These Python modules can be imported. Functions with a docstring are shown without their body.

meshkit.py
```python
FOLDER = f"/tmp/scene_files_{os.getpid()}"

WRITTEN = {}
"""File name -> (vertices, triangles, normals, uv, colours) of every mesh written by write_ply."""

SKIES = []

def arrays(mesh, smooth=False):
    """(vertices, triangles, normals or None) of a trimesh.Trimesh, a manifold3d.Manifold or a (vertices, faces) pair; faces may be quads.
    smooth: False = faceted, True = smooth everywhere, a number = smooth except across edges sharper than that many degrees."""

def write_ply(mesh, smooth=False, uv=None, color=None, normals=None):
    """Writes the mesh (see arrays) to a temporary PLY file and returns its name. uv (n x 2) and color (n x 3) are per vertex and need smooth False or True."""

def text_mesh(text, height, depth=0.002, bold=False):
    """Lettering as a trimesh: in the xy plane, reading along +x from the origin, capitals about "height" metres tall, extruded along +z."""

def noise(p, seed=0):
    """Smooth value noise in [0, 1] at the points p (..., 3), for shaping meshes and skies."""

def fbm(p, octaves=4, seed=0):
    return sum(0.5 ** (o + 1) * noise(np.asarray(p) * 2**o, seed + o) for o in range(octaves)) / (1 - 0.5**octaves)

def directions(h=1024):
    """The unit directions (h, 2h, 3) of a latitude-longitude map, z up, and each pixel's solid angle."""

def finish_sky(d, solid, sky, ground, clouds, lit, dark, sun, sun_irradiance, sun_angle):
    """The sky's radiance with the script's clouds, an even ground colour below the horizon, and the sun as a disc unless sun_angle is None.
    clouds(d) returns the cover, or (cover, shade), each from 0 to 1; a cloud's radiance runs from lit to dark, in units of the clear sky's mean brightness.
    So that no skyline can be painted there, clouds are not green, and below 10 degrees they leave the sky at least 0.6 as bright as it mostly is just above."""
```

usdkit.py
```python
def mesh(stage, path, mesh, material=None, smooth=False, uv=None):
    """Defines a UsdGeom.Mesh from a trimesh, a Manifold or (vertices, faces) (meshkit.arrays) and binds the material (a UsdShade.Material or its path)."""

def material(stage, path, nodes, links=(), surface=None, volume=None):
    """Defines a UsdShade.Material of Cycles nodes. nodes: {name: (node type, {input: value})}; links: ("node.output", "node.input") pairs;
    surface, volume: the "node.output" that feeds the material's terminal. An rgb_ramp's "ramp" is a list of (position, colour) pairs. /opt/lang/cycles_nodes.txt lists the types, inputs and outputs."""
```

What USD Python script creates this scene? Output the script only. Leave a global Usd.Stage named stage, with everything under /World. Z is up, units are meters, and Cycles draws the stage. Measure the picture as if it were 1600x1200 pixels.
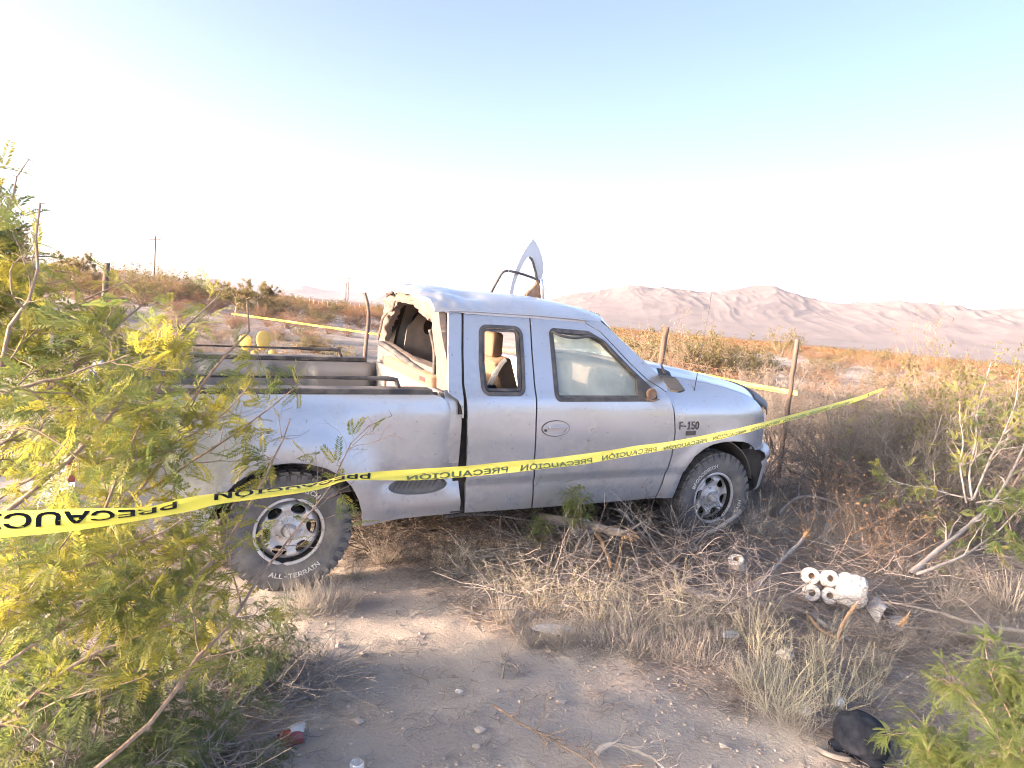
import math, random
import numpy as np, trimesh, shapely
from shapely.geometry import Polygon, Point, box as sbox
import usdkit, meshkit
from pxr import Usd, UsdGeom, UsdLux, UsdShade, Gf, Sdf, Vt

# ---------------------------------------------------------------- camera, sky, sun
stage = Usd.Stage.CreateInMemory()
UsdGeom.SetStageUpAxis(stage, 'Z'); UsdGeom.SetStageMetersPerUnit(stage, 1.0)
UsdGeom.Xform.Define(stage, '/World')
CAM = np.array([0.0, 0.0, 1.865]); FPX = 1103.0          # eye; focal length in pixels of a 1600-wide picture
PITCH, ROLL = math.radians(5.5), math.radians(5.19)
cf = np.array([0, math.cos(PITCH), -math.sin(PITCH)]); u0 = np.array([0, math.sin(PITCH), math.cos(PITCH)]); r0 = np.array([1.0, 0, 0])
cr = math.cos(ROLL) * r0 + math.sin(ROLL) * u0; cu = -math.sin(ROLL) * r0 + math.cos(ROLL) * u0
cam = UsdGeom.Camera.Define(stage, '/World/camera')
cam.AddTransformOp().Set(Gf.Matrix4d(*[float(x) for x in (*cr, 0, *cu, 0, *(-cf), 0, *CAM, 1)]))
cam.CreateHorizontalApertureAttr(36.0); cam.CreateVerticalApertureAttr(27.0)
cam.CreateFocalLengthAttr(36.0 * FPX / 1600); cam.CreateClippingRangeAttr(Gf.Vec2f(0.05, 90000))
EXPOSURE = 3.15
cam.CreateExposureAttr(EXPOSURE)

SUN_AZ, SUN_EL = math.radians(-107.0), math.radians(4.4)   # azimuth from +y towards +x
sun_dir = np.array([math.sin(SUN_AZ) * math.cos(SUN_EL), math.cos(SUN_AZ) * math.cos(SUN_EL), math.sin(SUN_EL)])
SKY_STRENGTH = 0.13
sky = UsdLux.DomeLight.Define(stage, '/World/sky')
sm = usdkit.material(stage, '/World/Looks/sky', {
    's': ('sky_texture', {'sky_type': 'single_scattering', 'sun_disc': False, 'sun_elevation': SUN_EL, 'sun_rotation': SUN_AZ, 'altitude': 900.0, 'air_density': 0.32, 'aerosol_density': 6.0, 'ozone_density': 0.55}),
    'b': ('background_shader', {'strength': SKY_STRENGTH})}, [('s.color', 'b.color')], surface='b.background')
UsdShade.MaterialBindingAPI.Apply(sky.GetPrim()).Bind(sm)
sky.GetPrim().SetCustomDataByKey('kind', 'structure')
sun = UsdLux.DistantLight.Define(stage, '/World/sun')
sun.CreateNormalizeAttr(True); sun.CreateIntensityAttr(0.50); sun.CreateAngleAttr(0.5); sun.CreateColorAttr(Gf.Vec3f(1.0, 0.62, 0.44))
zc = sun_dir; xc = np.cross([0, 0, 1], zc); xc /= np.linalg.norm(xc); yc = np.cross(zc, xc)
sun.AddTransformOp().Set(Gf.Matrix4d(*[float(q) for q in (*xc, 0, *yc, 0, *zc, 0, 0, 0, 0, 1)]))

# ---------------------------------------------------------------- helpers
RNG = np.random.default_rng(7)
names = {}
def numbered(path):
    k = names.get(path, 0); names[path] = k + 1
    return path if k == 0 else f'{path}_{k:03d}'
def thing(name, label, cat, group=None, loc=None, mat=None, kind=None, rz=0, sc=1.0):
    x = UsdGeom.Xform.Define(stage, numbered('/World/' + name)); p = x.GetPrim()
    if mat is not None: x.AddTransformOp().Set(mat)
    elif loc is not None:
        x.AddTranslateOp().Set(Gf.Vec3d(*[float(q) for q in loc]))
        if rz: x.AddRotateZOp().Set(float(rz))
        if not np.isscalar(sc): x.AddScaleOp().Set(Gf.Vec3f(*[float(q) for q in sc]))
        elif sc != 1.0: x.AddScaleOp().Set(Gf.Vec3f(float(sc), float(sc), float(sc)))
    tag(p, label, cat, group, kind); return p
def tag(p, label=None, cat=None, group=None, kind=None):
    for k, v in (('label', label), ('category', cat), ('group', group), ('kind', kind)):
        if v: p.SetCustomDataByKey(k, v)
def part(parent, name, mesh, m, smooth=False, label=None, kind=None):
    base = str(parent.GetPath()) if parent else '/World'
    g = usdkit.mesh(stage, numbered(base + '/' + name), mesh, m, smooth).GetPrim()
    tag(g, label, None, None, kind); return g
def solo(name, mesh, m, label, cat, group=None, smooth=False, kind=None):
    g = part(None, name, mesh, m, smooth); tag(g, label, cat, group, kind); return g
def copy(proto, name, label, cat, group, loc, rz=0, sc=1.0):
    x = thing(name, label, cat, group, loc=loc, rz=rz, sc=sc)
    x.GetReferences().AddInternalReference(proto); x.SetInstanceable(True); return x

def ray(px, py): return cf + (px - 800) / FPX * cr - (py - 600) / FPX * cu
def at(px, py, d): return CAM + ray(px, py) * d           # a point at depth d
def sstep(a, b, x): t = np.clip((np.asarray(x, float) - a) / (b - a), 0, 1); return t * t * (3 - 2 * t)

def hgt(x, y, fine=True):
    x = np.asarray(x, float); y = np.asarray(y, float)
    d = np.hypot(x, y)
    near = 1 - sstep(12, 25, d)
    z = .03 * ((x + 1.74) * .895 + (y - 5.24) * .445) * near
    z = z + .35 * sstep(4, 14, -x - .25 * (y - 8)) * sstep(7, 16, y) + .25 * sstep(14, 34, y)
    z = z + .35 * sstep(40, 70, y) * sstep(5, 40, -x) + .35 * sstep(30, 55, y) * sstep(-10, 20, x)
    fall = np.clip(d - 140, 0, None); z = z - .009 * fall * np.exp(-fall / 2600) 
    P = np.stack([x, y, 0 * x], -1)
    z = z + .5 * (meshkit.fbm(P / 30., 3, 5) - .5) * sstep(14, 40, d)
    z = z + .16 * (meshkit.fbm(P / 2.2, 3, 11) - .5) * (1 - sstep(60, 200, d))
    if fine:
        z = z + (.028 * (meshkit.fbm(P / .32, 3, 21) - .5) + .014 * (meshkit.noise(P / .09, 31) - .5)) * (1 - sstep(14, 30, d))
    return z
def ground(px, py):
    r = ray(px, py); t = 1.865 / max(1e-4, -r[2])
    for _ in range(30):
        p = CAM + r * t; t += (hgt(p[0], p[1], False) - p[2]) / r[2] * .8
    p = CAM + r * t; p[2] = hgt(p[0], p[1]); return p

def cat_(ms): return trimesh.util.concatenate([m for m in ms if m is not None])
def tm(v, f): return trimesh.Trimesh(np.asarray(v, float), np.asarray(f, int), process=False)
def quads(q): q = np.asarray(q); return np.vstack([q[:, [0, 1, 2]], q[:, [0, 2, 3]]])
def bx(c, s, bev=0.0):
    if bev <= 0:
        m = trimesh.creation.box(s); m.apply_translation(c); return m
    hs = np.array(s) / 2 - bev; pts = []
    for i in (-1, 1):
        for j in (-1, 1):
            for k in (-1, 1):
                for a in range(3):
                    o = np.array([i, j, k]) * hs
                    e = np.array([i, j, k]) * bev * .6; e[a] = [i, j, k][a] * bev; 
                    pts.append(o + e)
    m = trimesh.convex.convex_hull(np.array(pts)); m.apply_translation(c); return m
def resample(P, k):
    P = np.asarray(P, float); s = np.r_[0, np.cumsum(np.linalg.norm(np.diff(P, axis=0), axis=1))]
    t = np.linspace(0, s[-1], k); return np.stack([np.interp(t, s, P[:, a]) for a in range(P.shape[1])], 1)
def smoothline(P, k):
    from scipy.interpolate import PchipInterpolator
    P = np.asarray(P, float); s = np.r_[0, np.cumsum(np.maximum(1e-6, np.linalg.norm(np.diff(P, axis=0), axis=1)))]
    return PchipInterpolator(s, P, axis=0)(np.linspace(0, s[-1], k))
def fibers(P, R, n=3):
    """tubes along (N,k,3) polylines with radii (N,k)"""
    P = np.asarray(P, float); N, k, _ = P.shape; R = np.broadcast_to(R, (N, k))
    T = np.gradient(P, axis=1); T /= np.maximum(1e-9, np.linalg.norm(T, axis=2, keepdims=True))
    ref = np.where(np.abs(T[:, :1, 2:3]) < .8, np.array([0, 0, 1.0]), np.array([1.0, 0, 0]))
    U = np.cross(T, np.broadcast_to(ref, T.shape)); U /= np.maximum(1e-9, np.linalg.norm(U, axis=2, keepdims=True)); V = np.cross(T, U)
    a = np.arange(n) / n * 2 * np.pi
    ring = P[:, :, None] + R[:, :, None, None] * (np.cos(a)[None, None, :, None] * U[:, :, None] + np.sin(a)[None, None, :, None] * V[:, :, None])
    v = ring.reshape(-1, 3); base = (np.arange(N) * k * n)[:, None, None] + (np.arange(k - 1) * n)[None, :, None]
    i = np.arange(n)[None, None, :]; j = (np.arange(n)[None, None, :] + 1) % n
    q = np.stack([base + i, base + j, base + n + j, base + n + i], -1).reshape(-1, 4)
    cap = (np.arange(N) * k * n)[:, None]
    c0 = np.concatenate([np.stack([cap, cap + m + 1, cap + m], -1) for m in range(1, n - 1)], 1).reshape(-1, 3)
    e = cap + (k - 1) * n
    c1 = np.concatenate([np.stack([e, e + m, e + m + 1], -1) for m in range(1, n - 1)], 1).reshape(-1, 3)
    return tm(v, np.vstack([quads(q), c0, c1]))
def tube(P, r0, r1=None, n=8, k=None):
    P = np.asarray(P, float)
    if k: P = smoothline(P, k)
    return fibers(P[None], np.linspace(r0, r0 if r1 is None else r1, len(P))[None], n)
def unit(v): v = np.asarray(v, float); return v / np.maximum(1e-9, np.linalg.norm(v, axis=-1, keepdims=True))
def sprout(P, R, n, t0, t1, ang, L, k, wob=.25, pull=(0, 0, 0), rf=.55, rng=RNG, tip=.25):
    """n children on every parent polyline"""
    N, K, _ = P.shape
    t = rng.uniform(t0, t1, (N, n)) * (K - 1); i = np.minimum(t.astype(int), K - 2); f = (t - i)[..., None]
    r = np.arange(N)[:, None]
    b = P[r, i] * (1 - f) + P[r, i + 1] * f; T = unit(P[r, i + 1] - P[r, i]); rad = R[r, i] * rf
    a = unit(np.cross(T, rng.normal(size=T.shape))); th = rng.uniform(*ang, (N, n, 1))
    d = unit(np.cos(th) * T + np.sin(th) * a); L = rng.uniform(*L, (N, n)) * (1 - .45 * t / (K - 1))
    b, d, L, rad = b.reshape(-1, 3), d.reshape(-1, 3), L.reshape(-1), rad.reshape(-1)
    out = [b]; step = L[:, None] / (k - 1)
    for _ in range(k - 1):
        d = unit(d + rng.normal(0, wob, d.shape) + np.array(pull)); out.append(out[-1] + d * step)
    return np.stack(out, 1), rad[:, None] * np.linspace(1, tip, k)[None]
def stamp(v, f, pos, xdir, up, sc):
    """copies of template (v,f) whose x axis runs along xdir"""
    X = unit(xdir); Y = unit(np.cross(up, X)); Z = np.cross(X, Y)
    v = np.asarray(v, float); sc = np.broadcast_to(sc, (len(pos),))
    w = (v[None, :, 0:1] * X[:, None] + v[None, :, 1:2] * Y[:, None] + v[None, :, 2:3] * Z[:, None]) * sc[:, None, None] + pos[:, None]
    return tm(w.reshape(-1, 3), (np.asarray(f)[None] + (np.arange(len(pos)) * len(v))[:, None, None]).reshape(-1, 3))

# ---------------------------------------------------------------- materials
def mat(name, c1, c2=None, scale=6.0, rough=.6, metal=0.0, bump=0.0, bscale=None, ramp=(.35, .65), coat=0.0, spec=.5, detail=6.0, stretch=None, rrough=None, c3=None, s3=1.0, r3=(.45, .65)):
    n = {'g': ('geometry', {}), 'p': ('principled_bsdf', {'roughness': rough, 'metallic': metal, 'coat_weight': coat, 'specular_ior_level': spec, 'base_color': c1})}
    l = []
    vec = 'g.position'
    if stretch is not None:
        n['mp'] = ('mapping', {'scale': stretch}); l.append(('g.position', 'mp.vector')); vec = 'mp.vector'
    if c2 is not None:
        n['t'] = ('noise_texture', {'scale': float(scale), 'detail': detail, 'roughness': .6}); n['r'] = ('rgb_ramp', {'ramp': [(ramp[0], c1), (ramp[1], c2)]})
        l += [(vec, 't.vector'), ('t.fac', 'r.fac')]; col = 'r.color'
        if c3 is not None:
            n['t3'] = ('noise_texture', {'scale': float(s3), 'detail': 4.0}); n['m3'] = ('map_range', {'from_min': r3[0], 'from_max': r3[1], 'clamp': True}); n['x3'] = ('mix_color', {'b': c3})
            l += [(vec, 't3.vector'), ('t3.fac', 'm3.value'), ('m3.result', 'x3.fac'), (col, 'x3.a')]; col = 'x3.result'
        l.append((col, 'p.base_color'))
        if rrough:
            n['rr'] = ('map_range', {'from_min': ramp[0], 'from_max': ramp[1], 'to_min': rrough[0], 'to_max': rrough[1], 'clamp': True}); l += [('t.fac', 'rr.value'), ('rr.result', 'p.roughness')]
    if bump:
        n['bt'] = ('noise_texture', {'scale': float(bscale or scale * 4), 'detail': 5.0}); n['b'] = ('bump', {'strength': 1.0, 'distance': float(bump)})
        l += [(vec, 'bt.vector'), ('bt.fac', 'b.height'), ('b.normal', 'p.normal')]
    return usdkit.material(stage, '/World/Looks/' + name, n, l, surface='p.BSDF')
def leafmat(name, c1, c2, tr, scale=2.5, mixf=.45, ramp=(.4, .62)):
    n = {'g': ('geometry', {}), 't': ('noise_texture', {'scale': float(scale), 'detail': 3.0}), 'r': ('rgb_ramp', {'ramp': [(ramp[0], c1), (ramp[1], c2)]}),
         'h': ('hsv', {'saturation': 1.0}), 'hv': ('map_range', {'from_min': 0.0, 'from_max': 1.0, 'to_min': .7, 'to_max': 1.35}),
         'p': ('principled_bsdf', {'roughness': .55, 'specular_ior_level': .35}), 'tl': ('translucent_bsdf', {}), 'm': ('mix_closure', {'fac': mixf}), 'mc': ('mix_color', {'blend_type': 'multiply', 'fac': 1.0, 'b': tr, 'use_clamp_result': False})}
    l = [('g.position', 't.vector'), ('t.fac', 'r.fac'), ('r.color', 'h.color'), ('g.random_per_island', 'hv.value'), ('hv.result', 'h.value'), ('h.color', 'p.base_color'), ('h.color', 'mc.a'), ('mc.result', 'tl.color'), ('p.BSDF', 'm.closure1'), ('tl.BSDF', 'm.closure2')]
    return usdkit.material(stage, '/World/Looks/' + name, n, l, surface='m.closure')

M = {}
M['paint'] = usdkit.material(stage, '/World/Looks/silver_paint', {
    'g': ('geometry', {}), 'p': ('principled_bsdf', {'metallic': .6, 'coat_weight': .3, 'coat_roughness': .08}),
    'n': ('noise_texture', {'scale': 1.6, 'detail': 6.0}), 'c': ('rgb_ramp', {'ramp': [(.42, (.44, .465, .515)), (.72, (.42, .435, .465))]}),
    'x': ('separate_xyz', {}), 'zr': ('map_range', {'from_min': 1.05, 'from_max': .42, 'to_min': 0.0, 'to_max': 1.0, 'clamp': True}), 'n2': ('noise_texture', {'scale': 4.0, 'detail': 8.0, 'roughness': .68}), 'n2r': ('map_range', {'from_min': .36, 'from_max': .68, 'clamp': True}), 'dm': ('math', {'math_type': 'multiply', 'use_clamp': True}), 'dm2': ('math', {'math_type': 'multiply_add', 'value2': .62, 'use_clamp': True}),
    'n3': ('noise_texture', {'scale': 3.0, 'detail': 5.0}), 'n3r': ('map_range', {'from_min': .55, 'from_max': .75, 'to_max': .35, 'clamp': True}),
    'mx': ('mix_color', {'b': (.385, .345, .315)}), 'n4': ('noise_texture', {'scale': 34.0, 'detail': 3.0, 'roughness': .6}), 'n4r': ('map_range', {'from_min': .66, 'from_max': .72, 'to_max': .7, 'clamp': True}), 'mx2': ('mix_color', {'b': (.20, .165, .14)}),
    'mpS': ('mapping', {'scale': (6.0, 6.0, 90.0), 'rotation': (.12, .2, 0)}), 'n5': ('noise_texture', {'scale': 1.0, 'detail': 2.0}), 'n5r': ('map_range', {'from_min': .70, 'from_max': .73, 'to_max': .5, 'clamp': True}), 'mx3': ('mix_color', {'b': (.30, .29, .29)}),
    'rr': ('map_range', {'from_min': 0.0, 'from_max': .8, 'to_min': .25, 'to_max': .62, 'clamp': True}),
    'bn': ('noise_texture', {'scale': 5.0, 'detail': 2.0}), 'b': ('bump', {'distance': .006, 'strength': .5})},
    [('g.position', 'n.vector'), ('n.fac', 'c.fac'), ('g.position', 'x.vector'), ('x.z', 'zr.value'), ('g.position', 'n2.vector'), ('n2.fac', 'n2r.value'), ('zr.result', 'dm.value1'), ('n2r.result', 'dm.value2'), ('g.position', 'n3.vector'), ('n3.fac', 'n3r.value'), ('dm.value', 'dm2.value1'), ('n3r.result', 'dm2.value3'),
     ('dm2.value', 'mx.fac'), ('c.color', 'mx.a'), ('g.position', 'n4.vector'), ('n4.fac', 'n4r.value'), ('n4r.result', 'mx2.fac'), ('mx.result', 'mx2.a'), ('g.position', 'mpS.vector'), ('mpS.vector', 'n5.vector'), ('n5.fac', 'n5r.value'), ('n5r.result', 'mx3.fac'), ('mx2.result', 'mx3.a'), ('mx3.result', 'p.base_color'), ('dm2.value', 'rr.value'), ('rr.result', 'p.roughness'),
     ('g.position', 'bn.vector'), ('bn.fac', 'b.height'), ('b.normal', 'p.normal')], surface='p.BSDF')
M['paint_bare'] = mat('dusty_primer', (.16, .125, .112), (.13, .105, .095), 7, rough=.7, bump=.002, bscale=30, c3=(.25, .2, .17), s3=9, r3=(.62, .72))
M['trim'] = mat('black_trim', (.045, .045, .05), (.12, .105, .095), 9, rough=.55, ramp=(.4, .75))
M['rail'] = mat('weathered_rail', (.035, .035, .04), (.13, .115, .105), 5, rough=.6, ramp=(.42, .6))
M['dark'] = mat('underbody', (.012, .012, .013), (.04, .036, .032), 8, rough=.85)
M['rubber'] = mat('tyre_rubber', (.085, .088, .098), (.20, .19, .18), 7, rough=.85, ramp=(.35, .7), bump=.0015, bscale=60)
M['white_letter'] = mat('tyre_lettering', (.60, .61, .62), (.42, .41, .40), 30, rough=.8)
M['alloy'] = mat('wheel_alloy', (.60, .61, .64), (.42, .40, .38), 9, rough=.4, metal=.4, rrough=(.35, .6), ramp=(.4, .7))
M['chrome'] = mat('bumper_chrome', (.52, .54, .58), (.42, .41, .41), 6, rough=.38, metal=.45, rrough=(.3, .5))
M['plastic'] = mat('grey_plastic', (.13, .125, .12), (.19, .175, .165), 12, rough=.6)
M['seat'] = mat('tan_seat', (.24, .155, .10), (.19, .13, .09), 20, rough=.9, bump=.002, bscale=200)
M['interior'] = mat('interior_grey', (.15, .145, .14), (.20, .19, .18), 14, rough=.75)
M['red'] = mat('red_lens', (.20, .05, .05), (.15, .045, .05), 20, rough=.25, coat=.5)
M['bedpaint'] = mat('bed_paint', (.22, .21, .205), (.18, .165, .155), 3, rough=.6, metal=.1, ramp=(.4, .65))
M['blackcloth'] = mat('black_cloth', (.010, .012, .020), (.024, .029, .042), 25, rough=.95, spec=.12, bump=.002, bscale=150)
M['bark'] = mat('mesquite_bark', (.20, .145, .11), (.33, .26, .21), 26, rough=.9, bump=.003, bscale=120, stretch=(1, 1, .4))
M['twig'] = mat('brown_twig', (.17, .12, .09), (.29, .22, .17), 12, rough=.9)
M['dead'] = mat('grey_deadwood', (.20, .185, .18), (.33, .31, .30), 10, rough=.95, bump=.002, bscale=140)
M['darktwig'] = mat('dark_brush_twig', (.15, .13, .12), (.28, .25, .23), 5, rough=.95)
M['twig_shade'] = mat('twig_darkened_as_shade', (.06, .05, .045), (.13, .115, .105), 8, rough=.95)  # twig colour darkened to stand in for the shade under the pickup
M['wood'] = mat('broken_wood', (.46, .27, .14), (.55, .36, .20), 30, rough=.85)
M['post'] = mat('weathered_post', (.09, .065, .055), (.17, .125, .105), 14, rough=.95, bump=.006, bscale=40, stretch=(1, 1, .12))
M['straw'] = mat('dry_grass', (.26, .24, .205), (.36, .33, .29), 6, rough=.9)
M['greystraw'] = mat('grey_grass', (.22, .205, .19), (.32, .30, .275), 6, rough=.95)
M['greenstraw'] = mat('green_grey_stalk', (.25, .245, .18), (.38, .36, .28), 7, rough=.9)
M['paper'] = mat('white_paper', (.60, .595, .58), (.52, .505, .485), 30, rough=.95, bump=.0008, bscale=300)
M['paperdirty'] = mat('dirty_paper', (.50, .44, .39), (.58, .55, .53), 14, rough=.95)
M['card'] = mat('cardboard_core', (.32, .25, .19), (.27, .21, .16), 20, rough=.9)
M['wire'] = mat('rusty_wire', (.10, .075, .06), (.16, .12, .10), 20, rough=.8)
M['rust'] = mat('rusty_steel', (.20, .12, .08), (.30, .2, .14), 12, rough=.85)
M['stone'] = mat('pale_stone', (.36, .31, .275), (.45, .395, .355), 18, rough=.95, bump=.002, bscale=120)
M['pole'] = mat('utility_pole', (.10, .085, .075), (.16, .13, .115), 5, rough=.9)
M['leaf'] = leafmat('mesquite_leaf', (.175, .235, .105), (.36, .345, .085), (1.6, 1.55, .95), 5.0, .45, (.40, .62))
M['leaf_pale'] = leafmat('young_mesquite_leaf', (.15, .215, .075), (.21, .255, .085), (1.7, 1.6, 1.0), 5)
M['leaf_low'] = leafmat('grey_green_leaf', (.15, .20, .11), (.20, .25, .12), (1.5, 1.5, 1.05), 5, .35)
M['leaf_tip'] = leafmat('sunny_shrub_leaf', (.19, .20, .09), (.27, .235, .10), (1.5, 1.4, .9), 4, .4)
M['leaf_herb'] = leafmat('grey_green_herb', (.13, .17, .09), (.17, .20, .10), (1.5, 1.5, 1.1), 6, .3)
M['leaf_far'] = leafmat('shrub_leaf', (.20, .20, .10), (.29, .235, .12), (1.5, 1.3, .8), .8, .35)
M['leaf_dry'] = leafmat('dry_shrub_leaf', (.38, .205, .11), (.46, .28, .155), (1.3, 1.1, .8), .5, .3)
M['leaf_grey'] = leafmat('grey_brush_leaf', (.20, .18, .14), (.29, .24, .18), (1.2, 1.1, .9), 2, .25)
M['cactus'] = mat('prickly_pear_skin', (.46, .31, .075), (.50, .36, .11), 18, rough=.6, bump=.002, bscale=60)
# tape: thin yellow plastic that lets light through
M['tape'] = usdkit.material(stage, '/World/Looks/yellow_tape', {
    'p': ('principled_bsdf', {'base_color': (.80, .73, .09), 'roughness': .35}), 'tl': ('translucent_bsdf', {'color': (.80, .76, .18)}), 'm': ('mix_closure', {'fac': .4})},
    [('p.BSDF', 'm.closure1'), ('tl.BSDF', 'm.closure2')], surface='m.closure')
M['ink'] = mat('black_ink', (.012, .012, .012), rough=.45)
M['ink_pale'] = mat('ink_seen_through_tape', (.20, .25, .12), (.26, .30, .13), 30, rough=.5)  # pale green of print seen through the tape, put into the ink colour
M['glass'] = usdkit.material(stage, '/World/Looks/dusty_glass', {
    'tr': ('transparent_bsdf', {'color': (.72, .80, .76)}), 'gl': ('glossy_bsdf', {'color': (.9, .95, .95), 'roughness': .04}), 'fr': ('fresnel', {'IOR': 1.7}), 'm1': ('mix_closure', {}),
    'g': ('geometry', {}), 'n': ('noise_texture', {'scale': 4.0, 'detail': 5.0}), 'mr': ('map_range', {'from_min': .35, 'from_max': .7, 'to_min': .22, 'to_max': .5}),
    'd': ('diffuse_bsdf', {'color': (.52, .56, .50)}), 'm2': ('mix_closure', {})},
    [('fr.fac', 'm1.fac'), ('tr.BSDF', 'm1.closure1'), ('gl.BSDF', 'm1.closure2'), ('g.position', 'n.vector'), ('n.fac', 'mr.value'), ('mr.result', 'm2.fac'), ('m1.closure', 'm2.closure1'), ('d.BSDF', 'm2.closure2')], surface='m2.closure')
M['clearplastic'] = usdkit.material(stage, '/World/Looks/clear_plastic', {
    'tr': ('transparent_bsdf', {'color': (.9, .92, .94)}), 'gl': ('glossy_bsdf', {'color': (.95, .97, 1), 'roughness': .12}), 'd': ('diffuse_bsdf', {'color': (.7, .72, .75)}), 'm1': ('mix_closure', {'fac': .5}), 'm2': ('mix_closure', {'fac': .55})},
    [('gl.BSDF', 'm1.closure1'), ('d.BSDF', 'm1.closure2'), ('tr.BSDF', 'm2.closure1'), ('m1.closure', 'm2.closure2')], surface='m2.closure')

# ---------------------------------------------------------------- ground, hills, haze
def spaced(lo, hi, fine_lo, fine_hi, step, grow):
    a = list(np.arange(fine_lo, fine_hi + step / 2, step)); s = step
    while a[-1] < hi: s *= grow; a.append(a[-1] + s)
    s = step
    while a[0] > lo: s *= grow; a.insert(0, a[0] - s)
    return np.array(a)
gx = spaced(-22000, 22000, -4.6, 6.4, .05, 1.085); gy = spaced(-9000, 22000, 2.3, 11.5, .05, 1.085)
GX, GY = np.meshgrid(gx, gy); GZ = hgt(GX, GY)
# two shallow wheel ruts left by the pickup in the soft dirt
bare_px = [(340, 905), (560, 885), (690, 945), (790, 1000), (1000, 1058), (1130, 1118), (1250, 1160), (1330, 1260), (380, 1260), (470, 1090), (350, 950)]
bare = Polygon([tuple(ground(*p)[:2]) for p in bare_px])
nb = (GX > -5) & (GX < 7) & (GY > 2) & (GY < 12)
dist = np.full(GX.shape, 9.0); pts = shapely.points(GX[nb], GY[nb])
dist[nb] = np.where(shapely.contains(bare, pts), -shapely.distance(bare.exterior, pts), shapely.distance(bare, pts))
litter = sstep(-.06, .16, dist + .22 * (meshkit.fbm(np.stack([GX, GY, 0 * GX], -1) / .25, 3, 3) - .5))
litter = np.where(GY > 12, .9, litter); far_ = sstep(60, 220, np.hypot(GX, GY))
track = sstep(15.5, 18, GY + 2.5 * (meshkit.fbm(np.stack([GX, GY, 0 * GX], -1) / 5., 2, 8) - .5)) * (1 - sstep(27, 34, GY)) * (1 - sstep(60, 90, np.abs(GX))) * (1 - sstep(3, 7, GX))
ny, nx = GX.shape; idx = np.arange(ny * nx).reshape(ny, nx)
q = np.stack([idx[:-1, :-1], idx[:-1, 1:], idx[1:, 1:], idx[1:, :-1]], -1).reshape(-1, 4)
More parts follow.
